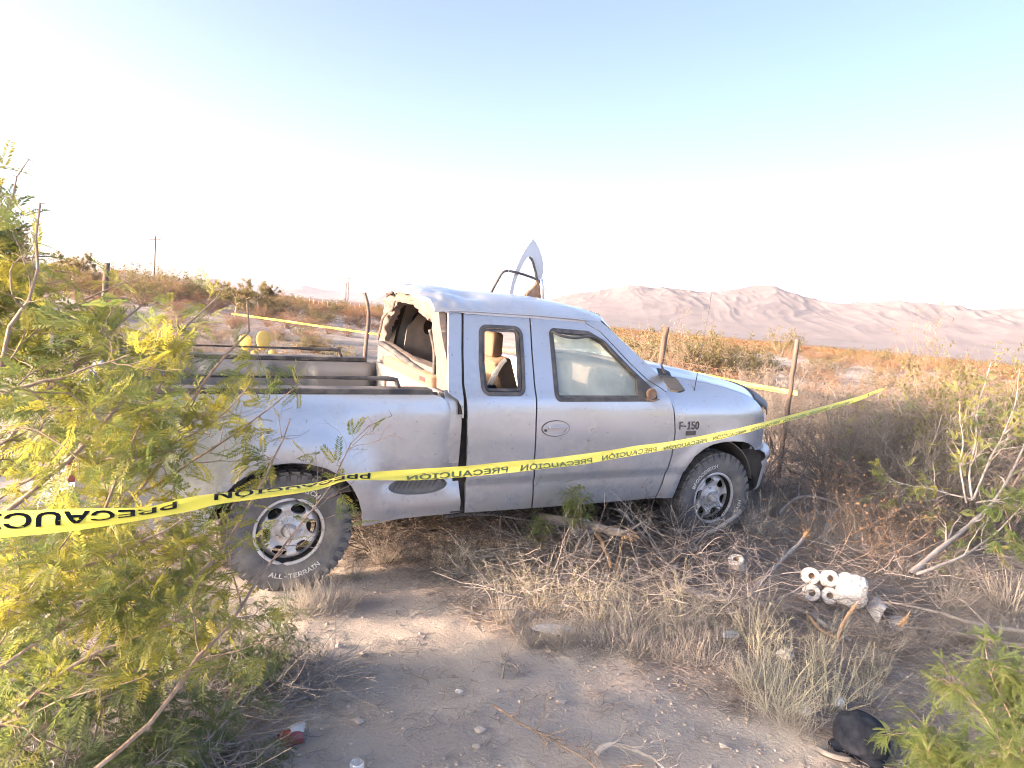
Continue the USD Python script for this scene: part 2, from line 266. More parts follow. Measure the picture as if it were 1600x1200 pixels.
M['ground'] = usdkit.material(stage, '/World/Looks/desert_soil', {
    'g': ('geometry', {}), 'p': ('principled_bsdf', {'roughness': .95, 'specular_ior_level': .15}),
    'al': ('attribute', {'attribute': 'litter'}), 'at': ('attribute', {'attribute': 'track'}),
    'n1': ('noise_texture', {'scale': 3.0, 'detail': 6.0}), 'soil': ('rgb_ramp', {'ramp': [(.3, (.49, .43, .39)), (.7, (.58, .52, .475))]}),
    'n2': ('noise_texture', {'scale': 38.0, 'detail': 5.0, 'roughness': .7}), 'lit': ('rgb_ramp', {'ramp': [(.32, (.20, .165, .15)), (.5, (.31, .26, .23)), (.68, (.43, .375, .335))]}),
    'n3': ('noise_texture', {'scale': .9, 'detail': 4.0}), 'n3r': ('map_range', {'from_min': .4, 'from_max': .62, 'to_min': .35, 'to_max': 1.0, 'clamp': True}), 'lm': ('math', {'math_type': 'multiply', 'use_clamp': True}),
    'mx': ('mix_color', {}), 'sand': ('rgb_ramp', {'ramp': [(.3, (.185, .165, .16)), (.7, (.25, .23, .22))]}), 'mx2': ('mix_color', {}),
    'sp': ('voronoi_texture', {'scale': 60.0}), 'spr': ('rgb_ramp', {'ramp': [(0, (.62, .60, .58)), (.12, (1, 1, 1)), (1, (1.0, 1.0, 1.0))]}), 'mm': ('mix_color', {'blend_type': 'multiply', 'fac': .55}),
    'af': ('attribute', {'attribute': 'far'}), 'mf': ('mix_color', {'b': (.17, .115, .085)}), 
    'bn': ('noise_texture', {'scale': 55.0, 'detail': 8.0, 'roughness': .7}), 'b': ('bump', {'distance': .035, 'strength': 1.0}),
    'bn2': ('voronoi_texture', {'scale': 22.0, 'feature': 'distance_to_edge'}), 'b2': ('bump', {'distance': .012, 'strength': .5})},
    [('g.position', 'n1.vector'), ('n1.fac', 'soil.fac'), ('g.position', 'n2.vector'), ('n2.fac', 'lit.fac'), ('g.position', 'n3.vector'), ('n3.fac', 'n3r.value'), ('n3r.result', 'lm.value1'), ('al.fac', 'lm.value2'),
     ('lm.value', 'mx.fac'), ('soil.color', 'mx.a'), ('lit.color', 'mx.b'), ('n1.fac', 'sand.fac'), ('at.fac', 'mx2.fac'), ('mx.result', 'mx2.a'), ('sand.color', 'mx2.b'),
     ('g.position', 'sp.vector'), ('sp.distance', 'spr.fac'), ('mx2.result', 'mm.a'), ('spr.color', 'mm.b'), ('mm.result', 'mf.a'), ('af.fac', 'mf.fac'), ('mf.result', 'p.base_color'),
     ('g.position', 'bn.vector'), ('bn.fac', 'b.height'), ('g.position', 'bn2.vector'), ('bn2.distance', 'b2.height'), ('b.normal', 'b2.normal'), ('b2.normal', 'p.normal')], surface='p.BSDF')
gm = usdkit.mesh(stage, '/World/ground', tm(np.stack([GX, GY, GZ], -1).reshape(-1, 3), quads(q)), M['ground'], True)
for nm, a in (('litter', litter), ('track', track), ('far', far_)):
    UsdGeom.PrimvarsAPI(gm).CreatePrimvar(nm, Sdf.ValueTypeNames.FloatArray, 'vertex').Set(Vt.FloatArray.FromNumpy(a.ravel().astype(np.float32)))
tag(gm.GetPrim(), 'pale pinkish desert soil with a bare dirt strip and litter', None, None, 'structure')

M['hill'] = mat('rock_with_haze_tint', (.088, .077, .088), (.118, .102, .112), .0022, rough=1.0, detail=9, c3=(.07, .063, .073), s3=.006, r3=(.5, .7))  # lavender of the distant haze is mixed into the rock colour
def range_mesh(az0, az1, d0, d1, na, nd, height, seed, foot):
    az = np.radians(np.linspace(az0, az1, na)); t = np.linspace(0, 1, nd); D = d0 + (d1 - d0) * t
    A, DD = np.meshgrid(az, D); X, Y = DD * np.sin(A), DD * np.cos(A)
    P = np.stack([X, Y, 0 * X], -1)
    w = P / np.array([1150., 2300., 1.]) + .5 * np.stack([meshkit.fbm(P / 1500., 3, seed), meshkit.fbm(P / 1500., 3, seed + 9), 0 * X], -1)
    ridge = 0; amp = 1.0; tot = 0
    for o in range(5):
        n = 1 - np.abs(2 * meshkit.noise(w * 2 ** o, seed + o) - 1); ridge = ridge + amp * n ** 1.6; tot += amp; amp *= .50
    ridge = ridge / tot
    T = t[:, None]; prof = np.clip((T - foot) / (.78 - foot), 0, 1) ** 1.15 * (1 - sstep(.8, 1.0, T) * .7)
    hh = height(np.degrees(az))[None, :]
    Z = -24 + 55 * np.clip(T / foot, 0, 1) ** 1.6 * np.clip(hh / 300, .2, 1) + hh * prof * (.52 + .66 * ridge)
    Z[0] = -60; Z[-1] = -60
    i = np.arange(na * nd).reshape(nd, na)
    q = np.stack([i[:-1, :-1], i[:-1, 1:], i[1:, 1:], i[1:, :-1]], -1).reshape(-1, 4)
    return tm(np.stack([X, Y, Z], -1).reshape(-1, 3), quads(q))
def h_right(a):
    return np.interp(a, [-4, 0, 4, 8, 12, 16, 20, 24, 28, 32, 36, 44, 60], [40, 130, 260, 400, 500, 550, 530, 525, 515, 510, 505, 500, 480])
def h_left(a):
    return np.interp(a, [-60, -34, -28, -22, -17, -14, -11, -8, -5, 0, 8], [100, 120, 160, 190, 260, 220, 270, 200, 130, 60, 0])
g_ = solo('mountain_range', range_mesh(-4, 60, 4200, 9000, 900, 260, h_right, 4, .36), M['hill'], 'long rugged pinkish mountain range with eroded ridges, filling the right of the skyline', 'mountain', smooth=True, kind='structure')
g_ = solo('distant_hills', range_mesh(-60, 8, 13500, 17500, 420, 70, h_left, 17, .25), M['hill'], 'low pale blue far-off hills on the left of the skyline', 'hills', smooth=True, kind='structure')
HAZE = 1.5e-5
hz = usdkit.material(stage, '/World/Looks/desert_haze', {'v': ('principled_volume', {'color': (.80, .80, .93), 'density': HAZE, 'anisotropy': .0})}, volume='v.volume')
b0 = np.array([-23500, -10500, float(GZ.min()) - 42]); b1 = np.array([23500, 23500, 1000])
hm = trimesh.creation.box(b1 - b0); hm.apply_translation((b0 + b1) / 2)
hp = usdkit.mesh(stage, '/World/haze', hm, hz).GetPrim(); tag(hp, 'thin pale desert haze filling the air', None, None, 'stuff')

# ---------------------------------------------------------------- the wrecked pickup (x forward from the rear axle, y left, z up)
def rotm(yaw, pitch, roll):
    cy, sy, cp, sp, c, s = math.cos(yaw), math.sin(yaw), math.cos(pitch), math.sin(pitch), math.cos(roll), math.sin(roll)
    f = np.array([cy * cp, sy * cp, sp]); l = np.array([-sy, cy, 0]); u = np.cross(f, l)
    return np.stack([f, c * l + s * u, -s * l + c * u], 1)
TR = rotm(*np.radians([26.44, 1.7, 1.54])); TT = np.array([-1.739, 5.242, 0.0])
def truckpt(p): return TT + TR @ np.asarray(p, float)
def plane_at(px, py, ax, val):
    d = TR.T @ ray(px, py); o = TR.T @ (CAM - TT); return o + (val - o[ax]) / d[ax] * d
tmat = Gf.Matrix4d(*[float(x) for x in (*TR[:, 0], 0, *TR[:, 1], 0, *TR[:, 2], 0, *TT, 1)])
truck = thing('pickup_truck', 'dusty silver extended-cab pickup with crushed cab roof, rear window gone, standing in dry brush', 'pickup truck', mat=tmat)

def grid_poly(poly, step):
    """2-D triangulation of a polygon on a square grid"""
    x0, y0, x1, y1 = poly.bounds; nx, ny = int((x1 - x0) / step) + 2, int((y1 - y0) / step) + 2
    xs = x0 - .37 * step + np.arange(nx + 1) * step; ys = y0 - .41 * step + np.arange(ny + 1) * step
    A, B = np.meshgrid(np.arange(nx), np.arange(ny)); A, B = A.ravel(), B.ravel()
    cells = shapely.box(xs[A], ys[B], xs[A + 1], ys[B + 1]); shapely.prepare(poly)
    ins = shapely.contains_properly(poly, cells); hit = shapely.intersects(poly, cells) & ~ins
    V, Fc = [], []; n = 0
    for a, b in zip(A[ins], B[ins]):
        V += [(xs[a], ys[b]), (xs[a + 1], ys[b]), (xs[a + 1], ys[b + 1]), (xs[a], ys[b + 1])]; Fc += [(n, n + 1, n + 2), (n, n + 2, n + 3)]; n += 4
    for c in cells[hit]:
        g = poly.intersection(c)
        for p in getattr(g, 'geoms', [g]):
            if p.geom_type != 'Polygon' or p.area < 1e-9: continue
            v, f = trimesh.creation.triangulate_polygon(p, engine='earcut')
            for t in f:
                a, b, d = v[t]
                if (b[0] - a[0]) * (d[1] - a[1]) - (b[1] - a[1]) * (d[0] - a[0]) < 0: t[1], t[2] = t[2], t[1]
            V += [tuple(q) for q in v]; Fc += [tuple(int(i) + n for i in t) for t in f]; n += len(v)
    V = np.array(V); key = np.round(V / 2e-5).astype(np.int64)
    _, first, inv = np.unique(key, axis=0, return_index=True, return_inverse=True)
    F = inv.ravel()[np.array(Fc)]; F = F[(F[:, 0] != F[:, 1]) & (F[:, 1] != F[:, 2]) & (F[:, 0] != F[:, 2])]
    return V[first], F
def panel(poly, fn, step=.03, rim=(0, .02, 0), flip=False):
    """fn maps (u,v) arrays to 3-D points; open edges are folded back by rim (vector or function)"""
    v2, f = grid_poly(poly, step); P = fn(v2[:, 0], v2[:, 1])
    e = np.vstack([f[:, [0, 1]], f[:, [1, 2]], f[:, [2, 0]]]); k = np.sort(e, 1); _, i, c = np.unique(k, axis=0, return_index=True, return_counts=True)
    be = e[i[c == 1]]
    if flip: f = f[:, ::-1]
    if rim is None: return tm(P, f)
    ids = np.unique(be); mp = -np.ones(len(P), int); mp[ids] = np.arange(len(ids)) + len(P)
    off = rim(P[ids]) if callable(rim) else np.array(rim, float)
    P2 = np.vstack([P, P[ids] + off])
    a, b = be[:, 0], be[:, 1]; rq = np.stack([b, a, mp[a], mp[b]], 1)
    r = quads(rq); r = r[:, ::-1] if flip else r
    return tm(P2, np.vstack([f, r]))
def arc(cx, cz, r, a0, a1, n=14, rz=None):
    a = np.radians(np.linspace(a0, a1, n)); return [(cx + r * math.cos(t), cz + (rz or r) * math.sin(t)) for t in a]
def rounded(poly, r): return poly.buffer(-r, join_style='mitre').buffer(r, quad_segs=6)
WZ = [.36, .44, .52, .60, .645, .665, .80, 1.0, 1.15, 1.22, 1.27, 1.30, 1.50, 1.70, 1.85, 1.95]
WY = [.885, .925, .945,   .955, .956, .972, .985, .995, .990, .982, .972, .955, .875, .795, .725, .66]
from scipy.interpolate import PchipInterpolator
W0 = PchipInterpolator(WZ, WY)
def dent(x, z, s=0):
    p = np.stack([x, 0 * x + s, z], -1); return .006 * (meshkit.fbm(p / .35, 2, 41) - .5)
def side_map(s, wf=None, o=0.0):
    def fn(x, z):
        w = (W0(z) if wf is None else wf(x, z)) + o - dent(x, z, s); return np.stack([x, s * w, z], -1)
    return fn
def side_panel(name, poly, mt, wf=None, step=.03, o=0.0, rim=.022, label=None, parent=truck, sides=(-1,), smooth=40):
    out = []
    for s in sides:
        out.append(part(parent, name, panel(poly, side_map(s, wf, o), step, (0, -s * rim, 0) if rim else None, flip=(s > 0)), mt, smooth, label))
    return out
# --- bed sides with the flared wheel bulge and the recessed side step
def w_bed(x, z):
    d = np.hypot(x + .03, (z - .42) * .92); b = np.exp(-((d - .45) / .20) ** 2)
    top = sstep(1.12, 1.29, z)
    return .925 + .08 * b - .028 * np.exp(-((z - .70) / .07) ** 2) * sstep(.48, .62, x) + .018 * np.exp(-((z - .50) / .06) ** 2) * sstep(.5, .62, x) + .035 * sstep(.42, .75, z) * (1 - .6 * top) - .02 * (1 - sstep(.42, .55, z)) - .035 * sstep(.96, 1.10, x) * sstep(.5, .8, z)
archR = [(.46, .41), (.445, .50), (.415, .60), (.36, .70), (.285, .775), (.19, .83), (.08, .862), (-.03, .872), (-.14, .864), (-.25, .825), (-.345, .76), (-.43, .66), (-.485, .55), (-.50, .44)]
bed_poly = Polygon([(-1.17, 1.285), (.90, 1.285), (.965, 1.272), (1.02, 1.235), (1.075, 1.18), (1.105, 1.10), (1.125, .95), (1.132, .80), (1.148, .60), (1.172, .425)] + archR + [(-.62, .44), (-1.02, .50), (-1.17, .60)])
stepx = Point(0, 0).buffer(1, quad_segs=12); stepx = shapely.affinity.scale(stepx, .215, .062); stepx = shapely.affinity.translate(stepx, .84, .652)
bed_hole = bed_poly.difference(stepx)
side_panel('bed_side', bed_hole, M['paint'], w_bed, .03, sides=(-1, 1))
for s in (-1, 1):
    sp = part(truck, 'side_step', panel(stepx.buffer(.012), side_map(s, w_bed, -.03), .03, (0, s * .028, 0), flip=s > 0), M['plastic'], 40)
    gr = [tube([(x - .03, s * (w_bed(np.array(x), np.array(.65)) - .024), .625), (x + .02, s * (w_bed(np.array(x), np.array(.65)) - .024), .685)], .006, n=5) for x in np.arange(.70, 1.0, .035)]
    part(sp, 'grip_rib', cat_(gr), M['plastic'])
# --- cab side: rear corner pillar, rear door, front door, windscreen pillar
def wf_cab(x, z): return W0(z)
seamA = [(1.165, 1.835), (1.14, 1.60), (1.125, 1.36), (1.13, 1.15), (1.145, .90), (1.165, .60), (1.185, .425)]     # dark gap between bed and rear door
seamB = [(1.705, 1.835), (1.69, 1.60), (1.685, 1.36), (1.69, 1.10), (1.705, .80), (1.735, .55), (1.75, .42)]
seamC = [(2.19, 1.815), (2.315, 1.755), (2.43, 1.645), (2.56, 1.52), (2.70, 1.405), (2.80, 1.355), (2.875, 1.31), (2.935, 1.18), (2.965, 1.0), (2.965, .80), (2.93, .60), (2.895, .425)]
g = .006
rear_door = Polygon([(x + .010 + .012 * (z < 1.25), z) for x, z in seamA] + [(x - g, z) for x, z in seamB[::-1]]).buffer(0)
front_door = Polygon([(x + g, z) for x, z in seamB] + [(x - g, z) for x, z in seamC[::-1]]).buffer(0)
win1 = rounded(Polygon([(1.285, 1.765), (1.625, 1.765), (1.615, 1.5), (1.60, 1.285), (1.265, 1.285), (1.26, 1.5)]), .06)
win2 = rounded(Polygon([(1.855, 1.765), (2.20, 1.755), (2.335, 1.69), (2.56, 1.48), (2.80, 1.285), (2.80, 1.245), (1.845, 1.245)]), .045)
for s in (-1,):
    rd = side_panel('rear_door', rear_door.difference(win1), M['paint'], sides=(s,))[0]
    fd = side_panel('front_door', front_door.difference(win2), M['paint'], sides=(s,))[0]
far_rd = side_panel('rear_door', rear_door.difference(win1), M['paint'], sides=(1,))[0]
part(truck, 'inner_door_panel', panel(rear_door.difference(win1), side_map(1, None, -.05), .05, None), M['interior'], 40)
pillar = Polygon([(1.06, 1.845), (1.035, 1.6), (1.015, 1.30), (1.03, 1.285), (1.085, 1.25), (1.112, 1.20), (1.118, 1.13)] + [(x - .008, z) for x, z in ([(1.165, 1.835), (1.14, 1.60), (1.125, 1.36), (1.130, 1.13)])[::-1]]).buffer(0)
side_panel('corner_pillar', pillar, M['paint'], sides=(-1,))
part(truck, 'cab_lower_corner', panel(sbox(1.0, .80, 1.13, 1.31), side_map(-1, None, -.055), .04, None), M['paint'], 40)
apil = Polygon([(2.20, 1.845), (2.33, 1.835), (2.46, 1.735), (2.60, 1.62), (2.76, 1.49), (2.87, 1.40), (2.885, 1.335)] + [(x + g, z) for x, z in seamC[:7][::-1]]).buffer(0)
side_panel('windscreen_pillar', apil, M['paint'], sides=(-1, 1))
# black sills behind the gaps
for s in (-1, 1):
    for (a, b) in ((1.10, 1.22), (1.64, 1.80), (2.80, 2.99)):
        part(truck, 'door_jamb', bx(((a + b) / 2, s * .90, .83), (b - a, .03, .80)), M['dark'])
    part(truck, 'door_jamb', tube([((seamA[i][0]), s * (W0(seamA[i][1]) - .04), seamA[i][1]) for i in (0, 1, 2, 3)], .035, n=6), M['dark'])
    part(truck, 'door_jamb', tube([((seamB[i][0]), s * (W0(seamB[i][1]) - .045), seamB[i][1]) for i in (0, 1, 2, 3)], .035, n=6), M['dark'])
# window frames (black), weatherstrips and panes
def frame(parent, win, s, wout, mt, name, o=.004, rim=.03):
    return side_panel(name, win.buffer(.004).difference(win.buffer(-wout)), mt, None, .03, o, rim, parent=parent, sides=(s,))[0]
for s, rdx, fdx in ((-1, rd, fd), (1, far_rd, None)):
    frame(rdx, win1, s, .022, M['trim'], 'window_frame'); frame(rdx, win1.buffer(-.03), s, .014, M['rail'], 'window_seal', -.004)
sail = Polygon([(2.605, 1.46), (2.585, 1.255), (2.79, 1.255), (2.785, 1.29)])
fr = frame(fd, win2, -1, .026, M['trim'], 'window_frame')
frame(fd, win2.buffer(-.026), -1, .012, M['rail'], 'window_seal', -.006)
part(fd, 'sail_panel', panel(sail.intersection(win2.buffer(-.01)), side_map(-1, None, .002), .03, (0, .03, 0)), M['trim'], 40)
mirror = trimesh.creation.cylinder(.034, .018, sections=20); mirror.apply_transform(trimesh.transformations.rotation_matrix(math.pi / 2, [1, 0, 0])); mirror.apply_translation((2.70, -.985, 1.305))
ring = trimesh.creation.annulus(.030, .042, .024, sections=24); ring.apply_transform(trimesh.transformations.rotation_matrix(math.pi / 2, [1, 0, 0])); ring.apply_translation((2.70, -.985, 1.305))
part(fd, 'broken_mirror_mount', cat_([mirror, ring, tube([(2.66, -.985, 1.262), (2.71, -.995, 1.25), (2.78, -.985, 1.26)], .012, .006, 6)]), M['rust'], 40)
pane = win2.buffer(-.012).difference(sail.buffer(.002))
pane = pane.difference(Polygon([(1.88, 1.80), (1.88, 1.735), (2.0, 1.715), (2.16, 1.725), (2.2, 1.80)]))
part(fd, 'window_pane', panel(pane, side_map(-1, None, -.022), .05, None), M['glass'], 60)
part(fd, 'sagging_seal', tube([(1.865, -.80, 1.745), (1.93, -.835, 1.715), (2.05, -.84, 1.705), (2.17, -.825, 1.72), (2.29, -.81, 1.70), (2.40, -.845, 1.60), (2.5, -.885, 1.51), (2.58, -.915, 1.445)], .011, n=6, k=24), M['trim'], True)
# handle
hx, hz = 1.855, 1.045
oval = shapely.affinity.translate(shapely.affinity.scale(Point(0, 0).buffer(1, quad_segs=10), .112, .055), hx, hz)
hb = part(fd, 'door_handle', panel(oval.difference(shapely.affinity.translate(shapely.affinity.scale(Point(0, 0).buffer(1, quad_segs=8), .078, .030), hx + .012, hz - .008)), side_map(-1, None, .008), .02, (0, .015, 0)), M['paint'], 40)
part(hb, 'handle_cup', panel(oval.buffer(-.01), side_map(-1, None, -.012), .03, None), M['trim'])
part(hb, 'handle_bezel', panel(oval.buffer(.006).difference(oval.buffer(-.001)), side_map(-1, None, .004), .02, (0, .012, 0)), M['trim'])
part(hb, 'handle_paddle', bx((hx + .012, -1.006, hz + .010), (.15, .024, .020), .008), M['paint'])
lock = trimesh.creation.cylinder(.010, .012, sections=14); lock.apply_transform(trimesh.transformations.rotation_matrix(math.pi / 2, [1, 0, 0])); lock.apply_translation((hx - .088, -1.006, hz - .012)); part(hb, 'lock', lock, M['trim'])
# --- front fender, hood, nose
def w_fen(x, z):
    d = np.hypot(x - 3.50, (z - .42)); b = np.exp(-((d - .48) / .07) ** 2)
    w = W0(np.minimum(z, 1.15)) + .018 * b - .55 * np.clip(z - 1.13, 0, 1) ** 1.55 * 1.55 - .10 * np.clip((x - 3.62) / .42, 0, 2) ** 2
    return w - .0 * x
archF = [(3.915, .80), (3.88, .83), (3.80, .872), (3.70, .897), (3.58, .905), (3.46, .90), (3.36, .882), (3.27, .845), (3.19, .785), (3.13, .70), (3.095, .60), (3.075, .50), (3.065, .42)]
ftop = [(2.80, 1.445), (2.95, 1.425), (3.15, 1.40), (3.35, 1.375), (3.55, 1.335), (3.72, 1.29), (3.86, 1.235), (3.96, 1.16), (4.00, 1.08), (4.03, .95), (4.035, .80)]
fender = Polygon([(x + g, z) for x, z in seamC[6:]][::-1] + [(2.875, 1.335), (2.86, 1.40)] + ftop[1:] + archF).buffer(0)
side_panel('front_fender', fender, M['paint'], w_fen, .03, sides=(-1, 1), rim=.03)
def hood_edge(x):
    xs = np.array([2.8] + [p[0] for p in ftop[1:8]]); zs = np.array([1.45] + [p[1] for p in ftop[1:8]])
    z = np.interp(x, xs, zs); return w_fen(x, z), z
hxs = np.r_[np.linspace(2.84, 3.86, 28), np.linspace(3.90, 3.965, 4)]; hv = np.linspace(-1, 1, 41)
w_, z_ = hood_edge(hxs)
HX, HV = np.meshgrid(hxs, hv, indexing='ij'); nose = sstep(3.3, 3.965, HX) ** 2 * .45 * (1 - np.abs(HV) ** 2.2)
HXX = HX + nose
zc_ = np.interp(hxs, [2.84, 3.1, 3.35, 3.6, 3.8, 3.965], [1.50, 1.485, 1.455, 1.40, 1.325, 1.20])[:, None]
HZ = z_[:, None] + (zc_ - z_[:, None]) * (1 - np.abs(HV) ** 2.6) + .004 + .012 * np.exp(-((np.abs(HV) - .62) / .08) ** 2) * (1 - sstep(3.6, 3.95, HX))
HYY = HV * (w_ - .004)[:, None]
HZ = HZ + .012 * (meshkit.fbm(np.stack([HXX, HYY, 0 * HXX], -1) / .5, 2, 5) - .5) * (1 - np.abs(HV) ** 4)
def sheet(X, Y, Z, flip=False):
    a, b = X.shape; i = np.arange(a * b).reshape(a, b); q = quads(np.stack([i[:-1, :-1], i[1:, :-1], i[1:, 1:], i[:-1, 1:]], -1).reshape(-1, 4))
    return tm(np.stack([X, Y, Z], -1).reshape(-1, 3), q[:, ::-1] if flip else q)
def thick(m, d):
    """closed shell: sheet plus offset copy"""
    v = np.vstack([m.vertices, m.vertices + np.array(d)]); n = len(m.vertices); f = m.faces
    e = np.vstack([f[:, [0, 1]], f[:, [1, 2]], f[:, [2, 0]]]); k = np.sort(e, 1); _, i, c = np.unique(k, axis=0, return_index=True, return_counts=True); be = e[i[c == 1]]
    return tm(v, np.vstack([f, f[:, ::-1] + n, quads(np.stack([be[:, 1], be[:, 0], be[:, 0] + n, be[:, 1] + n], 1))]))
hood = part(truck, 'hood', thick(sheet(HXX, HYY, HZ), (0, 0, -.025)), M['paint'], 40)
e = np.stack([HXX[-1], HYY[-1], HZ[-1]], -1)
dfl = sheet(np.stack([HXX[-5] , HXX[-2] + .02, HXX[-1] + .05, HXX[-1] + .055]), np.stack([HYY[-5], HYY[-2], HYY[-1] * 1.01, HYY[-1] * 1.01]), np.stack([HZ[-5] + .022, HZ[-2] + .028, HZ[-1] + .01, HZ[-1] - .05]))
part(truck, 'hood_deflector', thick(dfl, (-.012, 0, -.012)), M['trim'], 50)
def plan(x_side, x_front, n=33, w=.93, p=2.6):
    t = np.linspace(-1, 1, n); return np.stack([x_side + (x_front - x_side) * (1 - np.abs(t) ** p), t * w], -1)
def wrap(prof, x_side, x_front, w=.93, p=2.6, n=41):
    pl = plan(x_side, x_front, n, w, p); nr = unit(np.stack([np.gradient(pl[:, 1]), -np.gradient(pl[:, 0])], -1))
    if nr[n // 2, 0] < 0: nr = -nr
    pr = np.array(prof); X = pl[None, :, 0] + pr[:, None, 0] * nr[None, :, 0]; Y = pl[None, :, 1] + pr[:, None, 0] * nr[None, :, 1]; Z = np.repeat(pr[:, None, 1], n, 1)
    return sheet(X, Y, Z)
def bumper_mesh(xs, xf, w, z0, z1):
    m = wrap([(-.10, z1), (.0, z1), (.035, z1 - .015), (.05, z1 - .05), (.03, z1 - .085), (.015, z1 - .10), (.03, z1 - .13), (.0, z0 + .03), (-.03, z0), (-.10, z0)], xs, xf, w, 3.2); return m
part(truck, 'front_bumper', thick(bumper_mesh(3.99, 4.42, .95, .43, .80), (-.02, 0, 0)), M['chrome'], 50)
part(truck, 'grille', thick(wrap([(0, 1.09), (.02, 1.06), (.02, .86), (-.02, .80)], 4.00, 4.36, .62, 3.0), (-.03, 0, 0)), M['trim'], 40)
for s in (-1, 1):
    hl = panel(Polygon([(s * .62, .87), (s * .90, .90), (s * .90, 1.07), (s * .62, 1.09)]), lambda y, z: np.stack([4.36 - .36 * (np.abs(y) / .93) ** 3 + .0 * z, y, z], -1), .04, (-.05, 0, 0), flip=s < 0)
    part(truck, 'headlight', hl, M['clearplastic'], 40)
part(truck, 'nose_panel', bx((3.93, 0, .92), (.10, 1.62, .28)), M['dark'])
# cowl grille at the foot of the windscreen, wiper arm, antenna, badge
cow = panel(Polygon([(2.765, -.84), (2.80, -.80), (2.86, -.60), (2.83, .84), (2.755, .84)]), lambda x, y: np.stack([x, y, 1.50 - .055 * (np.abs(y) / .84) ** 3 + .02 * (2.8 - x)], -1), .06, (0, 0, -.02))
cg = part(truck, 'cowl_grille', cow, M['trim'], 40)
A = plane_at(1026, 573, 1, -.72); B = plane_at(1068, 612, 1, -.80); Cc = plane_at(1048, 610, 1, -.84)
def on_hood(x, y):
    w, z = hood_edge(np.clip(x, 2.84, 3.9)); zc = np.interp(x, [2.84, 3.1, 3.35], [1.50, 1.485, 1.455]); return z + (zc - z) * (1 - np.clip(np.abs(y) / w, 0, 1) ** 2.6)
def hood_px(px_, py_):
    z_ = 1.42
    for _ in range(25): q_ = plane_at(px_, py_, 2, z_); z_ = float(.5 * z_ + .5 * on_hood(q_[0], q_[1]))
    return tuple(plane_at(px_, py_, 2, z_)[:2])
vent = Polygon([hood_px(*q_) for q_ in ((1024, 572), (1046, 582), (1060, 596), (1070, 610), (1062, 613), (1047, 611), (1036, 594))]).buffer(0)
part(truck, 'cowl_vent', panel(rounded(vent, .02), lambda x, y: np.stack([x, y, on_hood(x, y) + .006], -1), .03, (0, 0, -.01)), M['dark'], 40)
part(truck, 'wiper_arm', tube([plane_at(1049, 610, 1, -.84), plane_at(1042, 592, 1, -.83), plane_at(1037, 580, 1, -.82), plane_at(1033, 569, 1, -.80)], .013, .008, 6), M['trim'], 40)
ant0 = np.array([3.17, -.925, 1.275]); am = part(truck, 'antenna_mast', tube([ant0, (3.235, -.895, 1.70), (3.30, -.86, 2.13)], .004, .0022, 6, k=10), M['trim'])
ab = trimesh.creation.cone(.028, .05, sections=14); ab.apply_translation(ant0 - (0, 0, .012)); part(am, 'antenna_base', ab, M['trim'])
def on_side(m, x, z, wf, s=-1, o=.003):
    """lettering in the xy plane put on the side of the body"""
    v = m.vertices.copy(); X = x + v[:, 0]; Z = z + v[:, 1]; w = wf(X, Z) + o + v[:, 2]; return tm(np.stack([X, s * w, Z], -1), m.faces)
tx = meshkit.text_mesh('F-150', .062, .004, True); tx.apply_scale((1.0, 1, 1)); k = .20 / tx.extents[0]; tx.apply_scale((k, 1, 1))
part(truck, 'badge', on_side(tx, 2.995, 1.015, w_fen), M['trim'])
part(truck, 'badge_plate', panel(sbox(3.075, .965, 3.175, 1.0), side_map(-1, w_fen, .005), .03, (0, .006, 0)), M['trim'])
# --- roof, crushed over the back window
rx = np.linspace(0, 1, 46); rv = np.linspace(-1, 1, 49)
RX, RV = np.meshgrid(rx, rv, indexing='ij')
x_back = .985 - .10 * (1 - np.abs(RV) ** 2) + .03 * RV
x_front = 2.34 + .22 * (1 - np.abs(RV) ** 2.2)
X = x_back + (x_front - x_back) * RX; Y = RV * (.742 - .02 * RX ** 3)
edge = np.interp(X, [.9, 1.2, 1.75, 2.1, 2.35, 2.6], [1.85, 1.862, 1.86, 1.85, 1.835, 1.83]); crown = np.interp(RX, [0, .12, .5, .8, .93, 1], [.125, .14, .135, .115, .09, .06])
Z = edge + crown * (1 - np.abs(RV) ** 3.2)
P3 = np.stack([X, Y, 0 * X], -1); cz = 1 - sstep(.95, 1.45, X)
ridged = 1 - np.abs(2 * meshkit.fbm(P3 / np.array([.22, .30, 1]), 3, 77) - 1)
Z = Z + cz * (.075 * (ridged - .72)) + .03 * (meshkit.fbm(P3 / .34, 3, 13) - .5) * (1 - np.abs(RV) ** 6) - .05 * cz * sstep(.2, 1, RV)
X = X + .05 * cz * (meshkit.fbm(P3 / .16, 2, 55) - .5)
m_ = np.exp(-(((X - 1.28) / .12) ** 2 + ((Y + .42) / .14) ** 2)); Z = Z - .035 * m_
roof = part(truck, 'roof', thick(sheet(X, Y, Z), (0, 0, -.03)), M['paint'], 45)
for s in (-1, 1):
    part(roof, 'drip_rail', tube(np.stack([np.linspace(1.06, 2.2, 16), np.full(16, s * .738), np.interp(np.linspace(1.06, 2.2, 16), [1.06, 1.2, 1.75, 2.1, 2.2], [1.852, 1.856, 1.855, 1.845, 1.84])], -1), .010, n=6), M['paint'], True)
bl = Polygon([(1.9, -.62), (2.05, -.60), (2.3, -.66), (2.36, -.70), (2.25, -.715), (2.05, -.69)])
